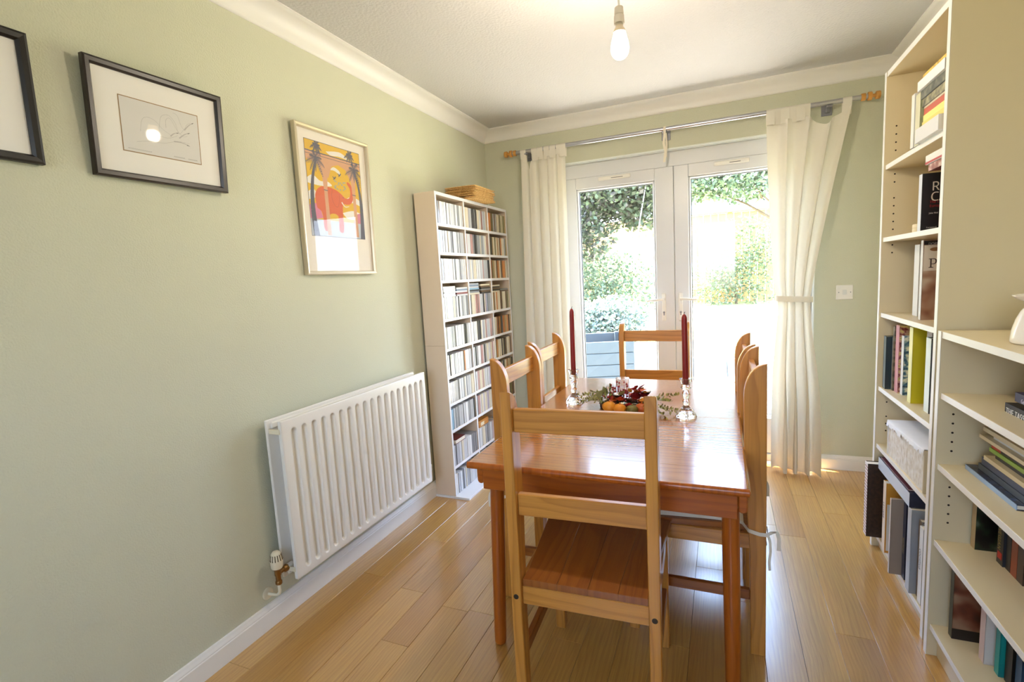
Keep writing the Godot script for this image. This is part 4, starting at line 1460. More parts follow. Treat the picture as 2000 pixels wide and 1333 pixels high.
# ---------------------------------------------------------------- pendant lamp
func make_pendant() -> void:
	var p := Vector3(1.318, 2.05, 1.735)
	var t := thing("pendant_lamp", "bare glowing bulb hanging from the ceiling on a white lampholder", "lamp", p)
	var b := mb()
	b.lathe(Vector3.ZERO, V2([0.0, H - 2.05 - 0.022, 0.030, H - 2.05 - 0.022, 0.040, H - 2.05 - 0.012, 0.042, H - 2.05, 0.0, H - 2.05]), 24)
	part("ceiling_rose", b, M.white_paint, t)
	b = mb()
	b.tube(PackedVector3Array([Vector3(0, 0.11, 0), Vector3(0, H - 2.05 - 0.02, 0)]), 0.0035, 10)
	part("cord", b, M.white_paint, t)
	b = mb()
	b.lathe(Vector3.ZERO, V2([0.0, 0.112, 0.012, 0.112, 0.0145, 0.109, 0.0155, 0.088, 0.0140, 0.0865, 0.0140, 0.0855, 0.0165, 0.084, 0.0175, 0.062, 0.0165, 0.060, 0.013, 0.060, 0.012, 0.054, 0.0, 0.054]), 24)
	part("lampholder", b, mat(rgb(222, 212, 196), 0.5), t)
	b = mb()
	b.lathe(Vector3.ZERO, V2([0.0, 0.056, 0.0115, 0.056, 0.0135, 0.048, 0.0185, 0.040, 0.0205, 0.032, 0.0, 0.0319]), 24)
	part("bulb_collar", b, mat(rgb(224, 206, 176), 0.5), t)
	b = mb()
	var prof := PackedVector2Array([Vector2(0.0205, 0.0318)])
	for q in [[0.0235, 0.018], [0.0275, 0.004], [0.0302, -0.010], [0.0306, -0.020], [0.0285, -0.032], [0.0235, -0.042], [0.0150, -0.0495], [0.007, -0.053], [0.0, -0.054]]: prof.append(Vector2(q[0], q[1]))
	b.lathe(Vector3.ZERO, prof, 32)
	var gm := mat(rgb(255, 250, 240), 0.4)
	gm.emission_enabled = true
	gm.emission = Color(1.0, 0.90, 0.74)
	gm.emission_energy_multiplier = 5.0
	part("bulb", b, gm, t)
	var l := OmniLight3D.new()
	l.name = "bulb_light"
	l.light_color = Color(1.0, 0.94, 0.85)
	l.light_energy = 0.5
	l.light_size = 0.028
	l.omni_range = 12.0
	l.omni_attenuation = 2.0
	l.shadow_enabled = true
	l.position = Vector3(0, -0.018, 0)
	t.add_child(l)


# ---------------------------------------------------------------- things on the table
func make_table_things() -> void:
	for s in [[Vector3(1.497, TT, 1.505), "clear glass candlestick with a red candle on the bookcase side of the table", "tall dark red taper candle in the glass candlestick on the bookcase side", 0.276, 4.0], [Vector3(1.005, TT, 1.362), "clear glass candlestick with a red candle on the radiator side of the table", "tall dark red taper candle in the glass candlestick on the radiator side", 0.301, -3.0]]:
		var t := thing("candlestick", s[1], "candlestick", s[0], rnd(0, 1), "glass candlesticks")
		var b := mb()
		b.lathe(Vector3.ZERO, V2([0.0, 0.006, 0.020, 0.004, 0.030, 0.0008, 0.0395, 0.0008, 0.0410, 0.004, 0.0385, 0.011, 0.029, 0.024, 0.019, 0.036, 0.0115, 0.045, 0.0098, 0.048, 0.0125, 0.052, 0.0145, 0.060, 0.0128, 0.068, 0.0098, 0.0735, 0.0130, 0.079, 0.0165, 0.090, 0.0140, 0.100, 0.0102, 0.107, 0.0125, 0.111, 0.0205, 0.116, 0.0210, 0.119, 0.0170, 0.124, 0.0180, 0.134, 0.0240, 0.150, 0.0250, 0.155, 0.0150, 0.156, 0.0128, 0.154, 0.0125, 0.132, 0.0, 0.131]), 32)
		part("glass_body", b, M.crystal, t)
		b = mb()
		for k in 16:
			var a := TAU * k / 16.0
			var c := Vector3(cos(a), 0, sin(a))
			b.tube(PackedVector3Array([c * 0.0370 + Vector3(0, 0.0130, 0), c * 0.0290 + Vector3(0, 0.0245, 0), c * 0.0190 + Vector3(0, 0.0365, 0)]), 0.0018, 6, 0.0010)
		part("foot_rib", b, M.crystal, t)
		var c := thing("candle", s[2], "candle", s[0] + Vector3(0, 0.1322, 0), 0, "red taper candles")
		b = mb()
		var L: float = s[3]
		b.lathe(Vector3.ZERO, V2([0.0, 0.0, 0.0108, 0.0, 0.0115, 0.02, 0.0105, L - 0.03, 0.0098, L - 0.014, 0.0066, L - 0.005, 0.0028, L - 0.0005, 0.0, L]), 20)
		b.xf = Transform3D.IDENTITY
		part("wax", b, M.wax_red, c)
		b = mb()
		b.tube(PackedVector3Array([Vector3(0, L - 0.002, 0), Vector3(0.001, L + 0.005, 0), Vector3(0.004, L + 0.008, 0.001)]), 0.0012, 6)
		part("wick", b, M.black, c)
		c.rotation.z = deg_to_rad(0.5) * signf(s[4])
	# floral centrepiece
	var o := Vector3(1.235, TT, 1.400)
	var t := thing("table_centrepiece", "autumn wreath of red berries, leaves and little gourds in the middle of the table", "centrepiece", o)
	var r := RandomNumberGenerator.new()
	r.seed = 77
	var twig := mat(rgb(70, 46, 26), 0.9)
	var b := mb()
	for k in 5:
		var pts := PackedVector3Array()
		for i in 25:
			var a := TAU * i / 24.0
			var rr := 0.072 + 0.010 * sin(a * 3 + k * 2.0)
			pts.append(Vector3(cos(a) * rr * 1.25, 0.013 + 0.007 * sin(a * 4 + k), sin(a) * rr))
		b.tube(pts, 0.0055, 6)
	part("wreath_base", b, twig, t)
	for q in [[-0.045, 0.085, 0.030, rgb(226, 148, 40)], [0.0, 0.098, 0.027, rgb(222, 138, 34)], [0.05, 0.092, 0.024, rgb(120, 108, 50)], [0.085, 0.070, 0.026, rgb(190, 90, 30)], [0.115, 0.01, 0.024, rgb(214, 126, 40)]]:
		b = mb()
		var rows := []
		for i in 13:
			var line := []
			var ph := PI * i / 12.0
			for j in 41:
				var th := TAU * j / 40.0
				var rr: float = q[2] * (1.0 + 0.07 * cos(th * 8.0)) * sin(ph)
				line.append(Vector3(cos(th) * rr, q[2] * 0.72 * (1.0 - cos(ph)) - (0.006 if i == 12 else 0.0), sin(th) * rr))
			rows.append(line)
		for i in 12:
			for j in 40:
				var cen := Vector3(0, q[2] * 0.72, 0)
				var A: Vector3 = rows[i][j]; var B: Vector3 = rows[i][j + 1]; var C: Vector3 = rows[i + 1][j + 1]; var D: Vector3 = rows[i + 1][j]
				b.tri(A, B, C, (A - cen).normalized(), (B - cen).normalized(), (C - cen).normalized())
				b.tri(A, C, D, (A - cen).normalized(), (C - cen).normalized(), (D - cen).normalized())
		b.tube(PackedVector3Array([Vector3(0, q[2] * 1.38, 0), Vector3(0.002, q[2] * 1.65, 0.001)]), 0.003, 6, 0.0022)
		part("gourd", b, mat(q[3], 0.5), t, Vector3(q[0], 0.001, q[1]))
	# leaves of several colours, each a folded blade
	var lc := [rgb(150, 24, 22), rgb(120, 16, 22), rgb(196, 88, 24), rgb(206, 130, 40), rgb(120, 122, 60), rgb(150, 144, 84), rgb(96, 92, 44), rgb(70, 44, 24)]
	for k in 46:
		b = mb()
		var L := r.randf_range(0.022, 0.042)
		var w := L * r.randf_range(0.30, 0.45)
		var g := []
		for i in 7:
			var v := i / 6.0
			var hw := w * sin(PI * pow(v, 0.75)) + 0.0006
			g.append([Vector3(-hw, 0.35 * hw + 0.25 * L * v * v, L * v), Vector3(0, 0.25 * L * v * v, L * v), Vector3(hw, 0.35 * hw + 0.25 * L * v * v, L * v)])
		b.grid(g, Vector3.UP)
		var a := r.randf() * TAU
		var pick := r.randi() % 8
		var rr := r.randf_range(0.03, 0.095)
		var pos := Vector3(cos(a) * rr * 1.25, r.randf_range(0.022, 0.062), sin(a) * rr)
		if k < 14:
			pos = Vector3(r.randf_range(0.03, 0.10), r.randf_range(0.04, 0.085), r.randf_range(-0.03, 0.05))
			pick = k % 4
		var lf := part("leaf", b, M["lf%d" % pick] if M.has("lf%d" % pick) else reg("lf%d" % pick, mat(lc[pick], 0.55)), t, pos)
		lf.rotation = Vector3(r.randf_range(-0.9, 0.5), a + r.randf_range(-0.8, 0.8), r.randf_range(-0.6, 0.6))
	# berries
	for k in 40:
		b = mb()
		var rad := r.randf_range(0.0035, 0.0055)
		var a := r.randf() * TAU
		var pos := Vector3(cos(a) * r.randf_range(0.03, 0.11), r.randf_range(0.03, 0.095), sin(a) * r.randf_range(0.02, 0.08))
		if k < 12: pos = Vector3(-0.035 + r.randf_range(-0.02, 0.02), 0.07 + r.randf_range(-0.01, 0.035), r.randf_range(-0.03, 0.03))
		b.lathe(Vector3.ZERO, V2([0, -rad, rad * 0.7, -rad * 0.7, rad, 0, rad * 0.7, rad * 0.7, 0, rad]), 10)
		b.tube(PackedVector3Array([Vector3(0, -rad * 0.8, 0), Vector3(-pos.x * 0.3, -pos.y * 0.6, -pos.z * 0.3)]), 0.0008, 4)
		part("berry", b, M["berry"] if M.has("berry") else reg("berry", mat(rgb(150, 20, 22), 0.3)), t, pos)
	# roses
	for q in [[-0.005, 0.055, 0.055, 0.018, rgb(206, 84, 44)], [0.055, 0.058, 0.03, 0.026, rgb(134, 22, 26)], [0.035, 0.035, 0.075, 0.014, rgb(176, 20, 34)], [0.085, 0.062, 0.0, 0.02, rgb(150, 34, 26)]]:
		b = mb()
		for k in 14:
			var a := k * 2.4
			var rr: float = q[3] * (0.15 + 0.06 * k)
			var g := []
			for i in 5:
				var v := i / 4.0
				var line := []
				for j in 7:
					var th := a + (j / 6.0 - 0.5) * 1.9
					var r2 := rr * (0.75 + 0.5 * v * v)
					line.append(Vector3(cos(th) * r2, q[3] * (v * (1.1 - 0.045 * k)) * (1.0 - 0.25 * pow((j - 3) / 3.0, 2)), sin(th) * r2))
				g.append(line)
			b.grid(g, Vector3(cos(a), 0.3, sin(a)))
		part("rose", b, mat(q[4], 0.6), t, Vector3(q[0], q[1] - 0.01, q[2]))
	# feathery side sprigs
	var sg := mat(rgb(124, 122, 52), 0.7)
	sg.backlight_enabled = true
	sg.backlight = Color(0.3, 0.3, 0.2)
	var stems := [[-0.20, 0.050, 0.02], [-0.19, 0.022, 0.055], [-0.145, 0.060, -0.01], [-0.16, 0.045, 0.075], [0.225, 0.060, 0.0], [0.235, 0.016, 0.085], [0.21, 0.020, 0.115], [0.20, 0.045, 0.05], [0.19, 0.008, 0.145], [-0.06, 0.09, -0.02]]
	for s in stems:
		b = mb()
		var tip := Vector3(s[0], s[1], s[2])
		var base := Vector3(signf(tip.x) * 0.06, 0.022, tip.z * 0.4)
		var mid := base.lerp(tip, 0.55) + Vector3(0, 0.012, 0)
		var pts := PackedVector3Array([base, mid, tip])
		b.tube(pts, 0.0012, 5, 0.0006)
		for k in 34:
			var v := 0.2 + 0.8 * k / 33.0
			var p := base.lerp(mid, v * 2.0) if v < 0.5 else mid.lerp(tip, v * 2.0 - 1.0)
			var d := Vector3(tip.x * 0.3, r.randf_range(-0.3, 0.7), r.randf_range(-1, 1)).normalized() * r.randf_range(0.013, 0.022)
			var wv := d.cross(Vector3.UP).normalized() * 0.0040
			b.tri(p, p + d * 0.5 + wv, p + d, Vector3.UP, Vector3.UP, Vector3.UP)
			b.tri(p, p + d, p + d * 0.5 - wv, Vector3.UP, Vector3.UP, Vector3.UP)
		part("sprig", b, sg, t)
	# tealights in dark cups and a clear glass
	for s in [[o + Vector3(-0.018, 0.052, 0.040), "white tealight in a dark cup at the front of the wreath", -0.1], [o + Vector3(0.092, 0.057, -0.012), "white tealight in a dark cup set on the wreath near the red leaves", 0.1]]:
		var c := thing("tealight", s[1], "candle", s[0], 0, "tealights on the wreath")
		b = mb()
		b.lathe(Vector3.ZERO, V2([0.0, 0.0, 0.010, 0.0, 0.018, 0.006, 0.0225, 0.014, 0.0215, 0.014, 0.017, 0.010, 0.0, 0.009]), 24)
		part("cup", b, mat(rgb(52, 46, 44), 0.35, 0.6), c)
		b = mb()
		b.lathe(Vector3.ZERO, V2([0.0, 0.0095, 0.0185, 0.0100, 0.0195, 0.0165, 0.0180, 0.0180, 0.0, 0.0172]), 24)
		part("wax", b, M.wax_white, c)
		b = mb()
		b.tube(PackedVector3Array([Vector3(0, 0.017, 0), Vector3(0.0006, 0.022, 0)]), 0.0008, 5)
		part("wick", b, M.black, c)
		b = mb()
		b.tube(PackedVector3Array([Vector3(0, -0.045, 0), Vector3(0, 0.001, 0)]), 0.004, 8, 0.008)
		part("spike", b, mat(rgb(52, 46, 44), 0.35, 0.6), c)
	for s in [[Vector3(-0.018, 0.028, -0.085), 0.030, 0.112, "clear straight glass tumbler standing behind the wreath"], [Vector3(-0.055, 0.001, -0.03), 0.026, 0.085, "clear glass candle cup standing inside the wreath"]]:
		b = mb()
		var R: float = s[1]
		var hh: float = s[2]
		b.lathe(Vector3.ZERO, V2([0.0, 0.0, R * 0.9, 0.0, R * 0.96, 0.003, R, hh, R - 0.0018, hh, R * 0.96 - 0.002, 0.008, 0.0, 0.008]), 32)
		var p: Vector3 = o + s[0]
		p.y = TT + 0.0003
		solo("glass", b, M.crystal, s[3], "glass", p, "clear glasses by the wreath")

func reg(k: String, m: Material) -> Material:
	M[k] = m
	return m

# ---------------------------------------------------------------- books
# standing: at = (front x, shelf y, z of the far side); spine faces the room (-x), front cover faces +z
func book(label: String, group: String, at: Vector3, th: float, h: float, d: float, cover: Material, spine: Material, hard := true) -> Node3D:
	var t := thing("book", label, "book", Vector3(at.x, at.y, at.z + th / 2), 0.0, group)
	var ct := 0.0022 if hard else 0.0007
	var ov := 0.003 if hard else 0.0
	var b := mb()
	for s in [-1.0, 1.0]:
		b.box(Vector3(d / 2, h / 2, s * (th / 2 - ct / 2)), Vector3(d, h, ct), 0.0006 if hard else 0.0)
	part("cover", b, cover, t)
	b = mb()
	b.box(Vector3(ct / 2 - 0.0002, h / 2, 0), Vector3(ct, h, th), 0.0008 if hard else 0.0)
	part("spine", b, spine, t)
	b = mb()
	b.box(Vector3((d - ov + ct) / 2, h / 2, 0), Vector3(d - ov - ct, h - 2 * ov, th - 2 * ct - 0.0002))
	part("pages", b, M.pages, t)
	return t

# lying: at = (front x, y underneath, z of the far end); spine faces -x
func flat(label: String, group: String, at: Vector3, L: float, th: float, d: float, cover: Material, spine: Material, turn := 0.0, hard := true) -> Node3D:
	var t := thing("book", label, "book", Vector3(at.x, at.y + 0.0002, at.z + L / 2), 0.0, group)
	t.rotation.y = deg_to_rad(turn)
	var ct := minf(0.0022, th * 0.2) if hard else 0.0006
	var ov := 0.003 if hard else 0.0
	var b := mb()
	for s in [ct / 2, th - ct / 2]:
		b.box(Vector3(d / 2, s, 0), Vector3(d, ct, L), 0.0005 if hard else 0.0)
	part("cover", b, cover, t)
	b = mb()
	b.box(Vector3(ct / 2 - 0.0002, th / 2, 0), Vector3(ct, th, L), 0.0007 if hard else 0.0)
	part("spine", b, spine, t)
	b = mb()
	b.box(Vector3((d - ov + ct) / 2, th / 2, 0), Vector3(d - ov - ct, th - 2 * ct - 0.0002, L - 2 * ov))
	part("pages", b, M.pages, t)
	return t

# lettering on a front cover (+z face): x to the right is +x
func on_cover(t: Node3D, th: float, x: float, y: float, size: float, text: String, c: Color, serif := false) -> void:
	text_part("cover_lettering", text, size, mat(c, 0.5), t, Transform3D(Basis(), Vector3(x, y, th / 2 + 0.0002)), serif)

# lettering on a spine (-x face) of a lying book: reads along +z
func on_flat_spine(t: Node3D, z: float, y: float, size: float, text: String, c: Color) -> void:
	text_part("spine_lettering", text, size, mat(c, 0.5), t, Transform3D(Basis(Vector3(0, 0, 1), Vector3(0, 1, 0), Vector3(-1, 0, 0)), Vector3(-0.0004, y, z)))

# lettering on the spine of a standing book: reads downwards
func on_spine(t: Node3D, y: float, size: float, text: String, c: Color) -> void:
	text_part("spine_lettering", text, size, mat(c, 0.5), t, Transform3D(Basis(Vector3(0, -1, 0), Vector3(0, 0, 1), Vector3(-1, 0, 0)), Vector3(-0.0004, y, -size * 0.45)))

func art(seed_: int, freq: float, cols: Array, rough := 0.35, scale := 4.0) -> StandardMaterial3D:
	var offs := []
	for i in cols.size(): offs.append(float(i) / (cols.size() - 1))
	var m := mat(Color.WHITE, rough)
	m.albedo_texture = noise_tex(seed_, freq, cols, offs, 128, 3)
	m.uv1_scale = Vector3(scale, scale, scale)
	return m

func make_books() -> void:
	var c := func(r, g, b): return mat(Color8(r, g, b), 0.38)
	var g1 := "books on the tall bookcase"
	var black = c.call(26, 24, 24)
	var white = c.call(232, 232, 228)
	var cream = c.call(226, 214, 186)
	var navy = c.call(30, 34, 56)
	var grey = c.call(150, 152, 154)
	var taupe = c.call(150, 132, 116)
	# ---- compartment A (top)
	var y: float = tall_shelf[5]
	book("white-spined book standing farthest back in the top compartment", g1, Vector3(2.250, y, 1.268), 0.030, 0.182, 0.13, white, white)
	book("pale green and cream book standing against the pile in the top compartment", g1, Vector3(2.253, y, 1.300), 0.044, 0.172, 0.13, art(61, 0.03, [rgb(130, 140, 100), rgb(160, 165, 128), rgb(186, 182, 140)]), c.call(212, 208, 178))
	var py := y
	for s in [
		[2.240, 1.352, 0.200, 0.046, white, c.call(222, 222, 224), "thick white book at the bottom of the top-shelf pile", false, 0.2],
		[2.258, 1.350, 0.205, 0.022, c.call(232, 196, 96), c.call(240, 214, 120), "deep yellow book lying second from the bottom of the top-shelf pile", true, 0.19],
		[2.260, 1.352, 0.205, 0.021, c.call(236, 220, 120), c.call(244, 232, 140), "lemon yellow book lying between the yellow and the red one in the pile", true, 0.19],
		[2.262, 1.350, 0.210, 0.021, c.call(180, 78, 62), c.call(196, 92, 76), "faded red book lying in the middle of the top-shelf pile", true, 0.19],
		[2.262, 1.350, 0.205, 0.006, cream, cream, "thin cream booklet lying on the faded red book", false, 0.18],
		[2.258, 1.346, 0.212, 0.026, art(62, 0.04, [rgb(50, 52, 54), rgb(110, 108, 96), rgb(170, 160, 130)]), art(63, 0.05, [rgb(56, 58, 60), rgb(140, 134, 110), rgb(190, 184, 150)]), "dark patterned book lying over the thin cream booklet", true, 0.19],
		[2.254, 1.340, 0.216, 0.028, c.call(70, 74, 78), art(64, 0.05, [rgb(60, 64, 68), rgb(96, 98, 96), rgb(150, 146, 130)]), "charcoal book lying under the white block on the top-shelf pile", true, 0.19],
		[2.246, 1.335, 0.225, 0.032, white, c.call(244, 244, 244), "thick white slab of a book jutting out near the top of the pile", true, 0.2],
		[2.256, 1.348, 0.21, 0.018, c.call(226, 186, 84), art(65, 0.06, [rgb(240, 210, 110), rgb(226, 190, 90), rgb(150, 120, 60)]), "yellow book crowning the top-shelf pile, just under the top board", true, 0.19]]:
		flat(s[6], g1, Vector3(s[0], py, s[1]), s[2], s[3], s[8], s[4], s[5], 0.0, s[7])
		py += s[3] + 0.0004
	# ---- compartment B
	y = tall_shelf[4]
	var t := book("black book with big cream initials R and C on its cover", g1, Vector3(2.262, y, 1.332), 0.030, 0.192, 0.14, black, c.call(206, 210, 220))  # pale spine colour stands for the glass doors reflected on it
	on_cover(t, 0.030, 0.026, 0.1465, 0.029, "RO", rgb(226, 214, 196))
	on_cover(t, 0.030, 0.024, 0.112, 0.030, "CA", rgb(226, 214, 196))
	on_cover(t, 0.030, 0.023, 0.095, 0.008, "The Co", rgb(170, 26, 26))
	on_cover(t, 0.030, 0.023, 0.082, 0.008, "Europe", rgb(170, 26, 26))
	on_cover(t, 0.030, 0.022, 0.058, 0.005, "Jake Wal", rgb(220, 214, 206))
	on_cover(t, 0.030, 0.016, 0.010, 0.005, "Foreword", rgb(180, 176, 170))
	for s in [[1.452, 0.030, 0.188, c.call(120, 34, 34), "dark red book standing behind the upright on the second shelf"], [1.484, 0.036, 0.186, c.call(60, 60, 64), "charcoal book standing behind the upright on the second shelf"], [1.522, 0.036, 0.190, c.call(200, 190, 170), "pale beige book standing behind the upright on the second shelf"]]:
		book(s[4], g1, Vector3(2.295, y, s[0]), s[1], s[2], 0.13, s[3], s[3])
	t = flat("maroon book lying on top of the standing row beside the black book", g1, Vector3(2.266, y + 0.1925, 1.400), 0.155, 0.022, 0.14, c.call(110, 40, 36), art(66, 0.05, [rgb(110, 40, 36), rgb(140, 70, 60), rgb(220, 210, 200)]))
	t = flat("white book with red lower edge lying topmost above the black book", g1, Vector3(2.262, y + 0.2149, 1.385), 0.172, 0.030, 0.15, c.call(228, 224, 214), c.call(232, 230, 224))
	part("red_band", boxm(Vector3(0.02, 0.005, 0), Vector3(0.041, 0.007, 0.1756)), c.call(170, 22, 28), t)
	# ---- compartment C
	y = tall_shelf[3]
	book("thin dark book standing at the back of the third shelf", g1, Vector3(2.335, y, 1.083), 0.012, 0.210, 0.15, c.call(60, 58, 60), c.call(80, 80, 84))
	book("tall white book standing behind the cookery book on the third shelf", g1, Vector3(2.324, y, 1.100), 0.054, 0.275, 0.17, white, c.call(226, 226, 222))
	var cook := art(67, 0.02, [rgb(96, 54, 40), rgb(150, 110, 84), rgb(196, 176, 150), rgb(206, 190, 170)], 0.3, 3.0)
	t = book("tall cookery book with the letters Pa on its cream and brown cover", g1, Vector3(2.293, y, 1.272), 0.022, 0.286, 0.2, cook, c.call(214, 212, 210))  # door reflection painted into the pale spine here as well
	part("cover_panel", boxm(Vector3(0.075, 0.222, 0.0111), Vector3(0.144, 0.09, 0.0006)), c.call(222, 212, 192), t)
	part("cover_band", boxm(Vector3(0.075, 0.276, 0.0112), Vector3(0.146, 0.014, 0.0007)), black, t)
	on_cover(t, 0.0228, 0.014, 0.271, 0.009, "DORLING", rgb(214, 214, 214))
	on_cover(t, 0.0226, 0.016, 0.202, 0.033, "Pasta", rgb(58, 46, 40), true)
	b_oval(t)
	for s in [[1.33, 0.04, 0.25, c.call(200, 60, 50), "red book behind the upright on the third shelf"], [1.40, 0.05, 0.26, c.call(60, 90, 110), "slate blue book behind the upright on the third shelf"]]:
		book(s[4], g1, Vector3(2.36, y, s[0]), s[1], s[2], 0.17, s[3], s[3])
	# ---- compartment D
	y = tall_shelf[2]
	book("narrow cream book first in the fourth-shelf row, against the side panel", g1, Vector3(2.275, y, 0.962), 0.016, 0.215, 0.16, cream, c.call(226, 220, 180))
	book("dark teal book second in the fourth-shelf row", g1, Vector3(2.264, y, 0.982), 0.034, 0.224, 0.17, c.call(24, 44, 54), c.call(30, 54, 64))
	book("slim pale grey book between the dark teal and the patterned one", g1, Vector3(2.285, y, 1.0175), 0.010, 0.222, 0.17, grey, c.call(190, 196, 206))
	var patt := art(68, 0.06, [rgb(40, 40, 40), rgb(90, 80, 66), rgb(150, 130, 100), rgb(70, 110, 120)], 0.35, 6.0)
	book("tall dark patterned book in the fourth-shelf row", g1, Vector3(2.284, y, 1.028), 0.018, 0.270, 0.19, patt, patt)
	var flor := art(69, 0.05, [rgb(30, 24, 26), rgb(110, 30, 36), rgb(196, 150, 130), rgb(220, 196, 120), rgb(60, 90, 60)], 0.3, 6.0)
	t = book("tall pink-spined book with a dark floral cover on the fourth shelf", g1, Vector3(2.288, y, 1.048), 0.042, 0.278, 0.19, flor, c.call(200, 140, 146))
	on_cover(t, 0.042, 0.012, 0.120, 0.010, "EL", rgb(226, 206, 120))
	on_cover(t, 0.042, 0.010, 0.040, 0.016, "ior", rgb(236, 224, 160))
	var blue := art(70, 0.05, [rgb(24, 50, 84), rgb(70, 110, 140), rgb(226, 224, 214), rgb(234, 232, 226)], 0.3, 6.0)
	t = book("white book with blue brushstrokes on its cover, left of the yellow one", g1, Vector3(2.295, y, 1.095), 0.029, 0.239, 0.18, blue, white)
	part("cover_band", boxm(Vector3(0.06, 0.035, 0.0146), Vector3(0.12, 0.003, 0.0006)), black, t)
	book("large mustard-yellow book on the fourth shelf", g1, Vector3(2.284, y, 1.222), 0.037, 0.288, 0.20, c.call(206, 190, 24), c.call(236, 232, 160))
	var speck := art(71, 0.2, [rgb(90, 84, 80), rgb(150, 140, 130), rgb(214, 206, 196)], 0.5, 6.0)
	book("speckled grey book between the yellow book and the white one", g1, Vector3(2.312, y, 1.304), 0.050, 0.290, 0.18, speck, speck)
	book("pale mint-white book last before the upright on the fourth shelf", g1, Vector3(2.293, y, 1.362), 0.046, 0.266, 0.18, c.call(74, 80, 84), c.call(222, 232, 226))
	# ---- compartment E: the big worn bundle
	y = tall_shelf[1]
	worn_bundle(Vector3(2.258, y + 0.0003, 1.092))
	# ---- compartment F
	y = tall_shelf[0]
	var alb := art(72, 0.08, [rgb(30, 22, 20), rgb(48, 34, 28), rgb(66, 44, 36)], 0.4, 5.0)
	t = book("big dark brown album jutting out at the far end of the bottom shelf", g1, Vector3(2.209, y, 0.992), 0.042, 0.332, 0.29, alb, c.call(236, 232, 230))
	for k in 22:
		part("binding_cord", boxm(Vector3(0, 0.015 + k * 0.0143, 0), Vector3(0.0018, 0.0035, 0.0425)), c.call(150, 84, 80), t)
	t = book("cream and orange book on the bottom shelf", g1, Vector3(2.244, y, 1.126), 0.038, 0.300, 0.22, c.call(222, 160, 60), c.call(240, 222, 196))
	part("cover_panel", boxm(Vector3(0.10, 0.11, 0.0191), Vector3(0.19, 0.2, 0.0006)), white, t)
	on_spine(t, 0.21, 0.014, "LETTERS", rgb(120, 120, 124))
	book("taupe book standing forward on the bottom shelf", g1, Vector3(2.219, y, 1.312), 0.014, 0.302, 0.24, taupe, c.call(214, 206, 200))
	t = book("navy book in the middle of the bottom shelf", g1, Vector3(2.258, y, 1.328), 0.031, 0.306, 0.24, navy, c.call(52, 60, 88))
	on_spine(t, 0.16, 0.012, "HISTORY", rgb(190, 176, 130))
	book("tall pale grey book on the bottom shelf", g1, Vector3(2.248, y, 1.407), 0.038, 0.317, 0.22, c.call(146, 148, 150), c.call(186, 190, 196))
	book("brown speckled book near the upright on the bottom shelf", g1, Vector3(2.268, y, 1.450), 0.026, 0.290, 0.22, speck, c.call(128, 108, 84))
	t = book("white book with grey spine lettering last on the bottom shelf", g1, Vector3(2.262, y, 1.482), 0.034, 0.280, 0.22, white, white)
	on_spine(t, 0.2, 0.013, "COOKING", rgb(120, 120, 120))
	t = flat("large pale blue-grey atlas lying across the tops of the bottom-shelf books", g1, Vector3(2.246, y + 0.3171, 1.037), 0.385, 0.052, 0.2, navy, c.call(206, 216, 228))
	part("end_board", boxm(Vector3(0.1, 0.026, 0.1932), Vector3(0.2, 0.052, 0.0014)), navy, t)
	flat("thin maroon book lying on the pale blue-grey atlas", g1, Vector3(2.249, y + 0.3694, 1.06), 0.34, 0.005, 0.19, c.call(80, 26, 36), c.call(96, 30, 42))

	# ---- low bookcase
	var g2 := "books on the low bookcase"
	y = low_shelf[3]
	py = y
	for s in [[2.312, 1.862, 0.23, 0.024, black, "black book with white capitals on its spine at the bottom of the short pile", true], [2.345, 1.91, 0.18, 0.010, c.call(214, 222, 226), "slim pale blue book lying second in the short pile", false], [2.318, 1.892, 0.21, 0.024, c.call(40, 36, 74), "indigo book lying third in the short pile", true], [2.33, 1.925, 0.18, 0.012, c.call(50, 50, 54), "thin charcoal book lying fourth in the short pile", true], [2.322, 1.922, 0.18, 0.026, c.call(54, 56, 58), "silver and black book topmost in the short pile", true]]:
		t = flat(s[5], g2, Vector3(s[0], py, s[1]), s[2], s[3], 0.16, s[4], s[4] if py < 0.96 else c.call(186, 192, 200), 0.0, s[6])
		if s[4] == black: on_flat_spine(t, -0.108, 0.004, 0.016, "THE TASSO", rgb(236, 236, 232))
		if s[5].begins_with("indigo"): on_flat_spine(t, -0.075, 0.007, 0.010, "Germany", rgb(196, 190, 214))
		py += s[3] + 0.0004
	y = low_shelf[2]
	py = y
	var dk := art(73, 0.05, [rgb(18, 18, 20), rgb(40, 34, 30), rgb(60, 70, 100), rgb(26, 30, 44)], 0.25, 5.0)
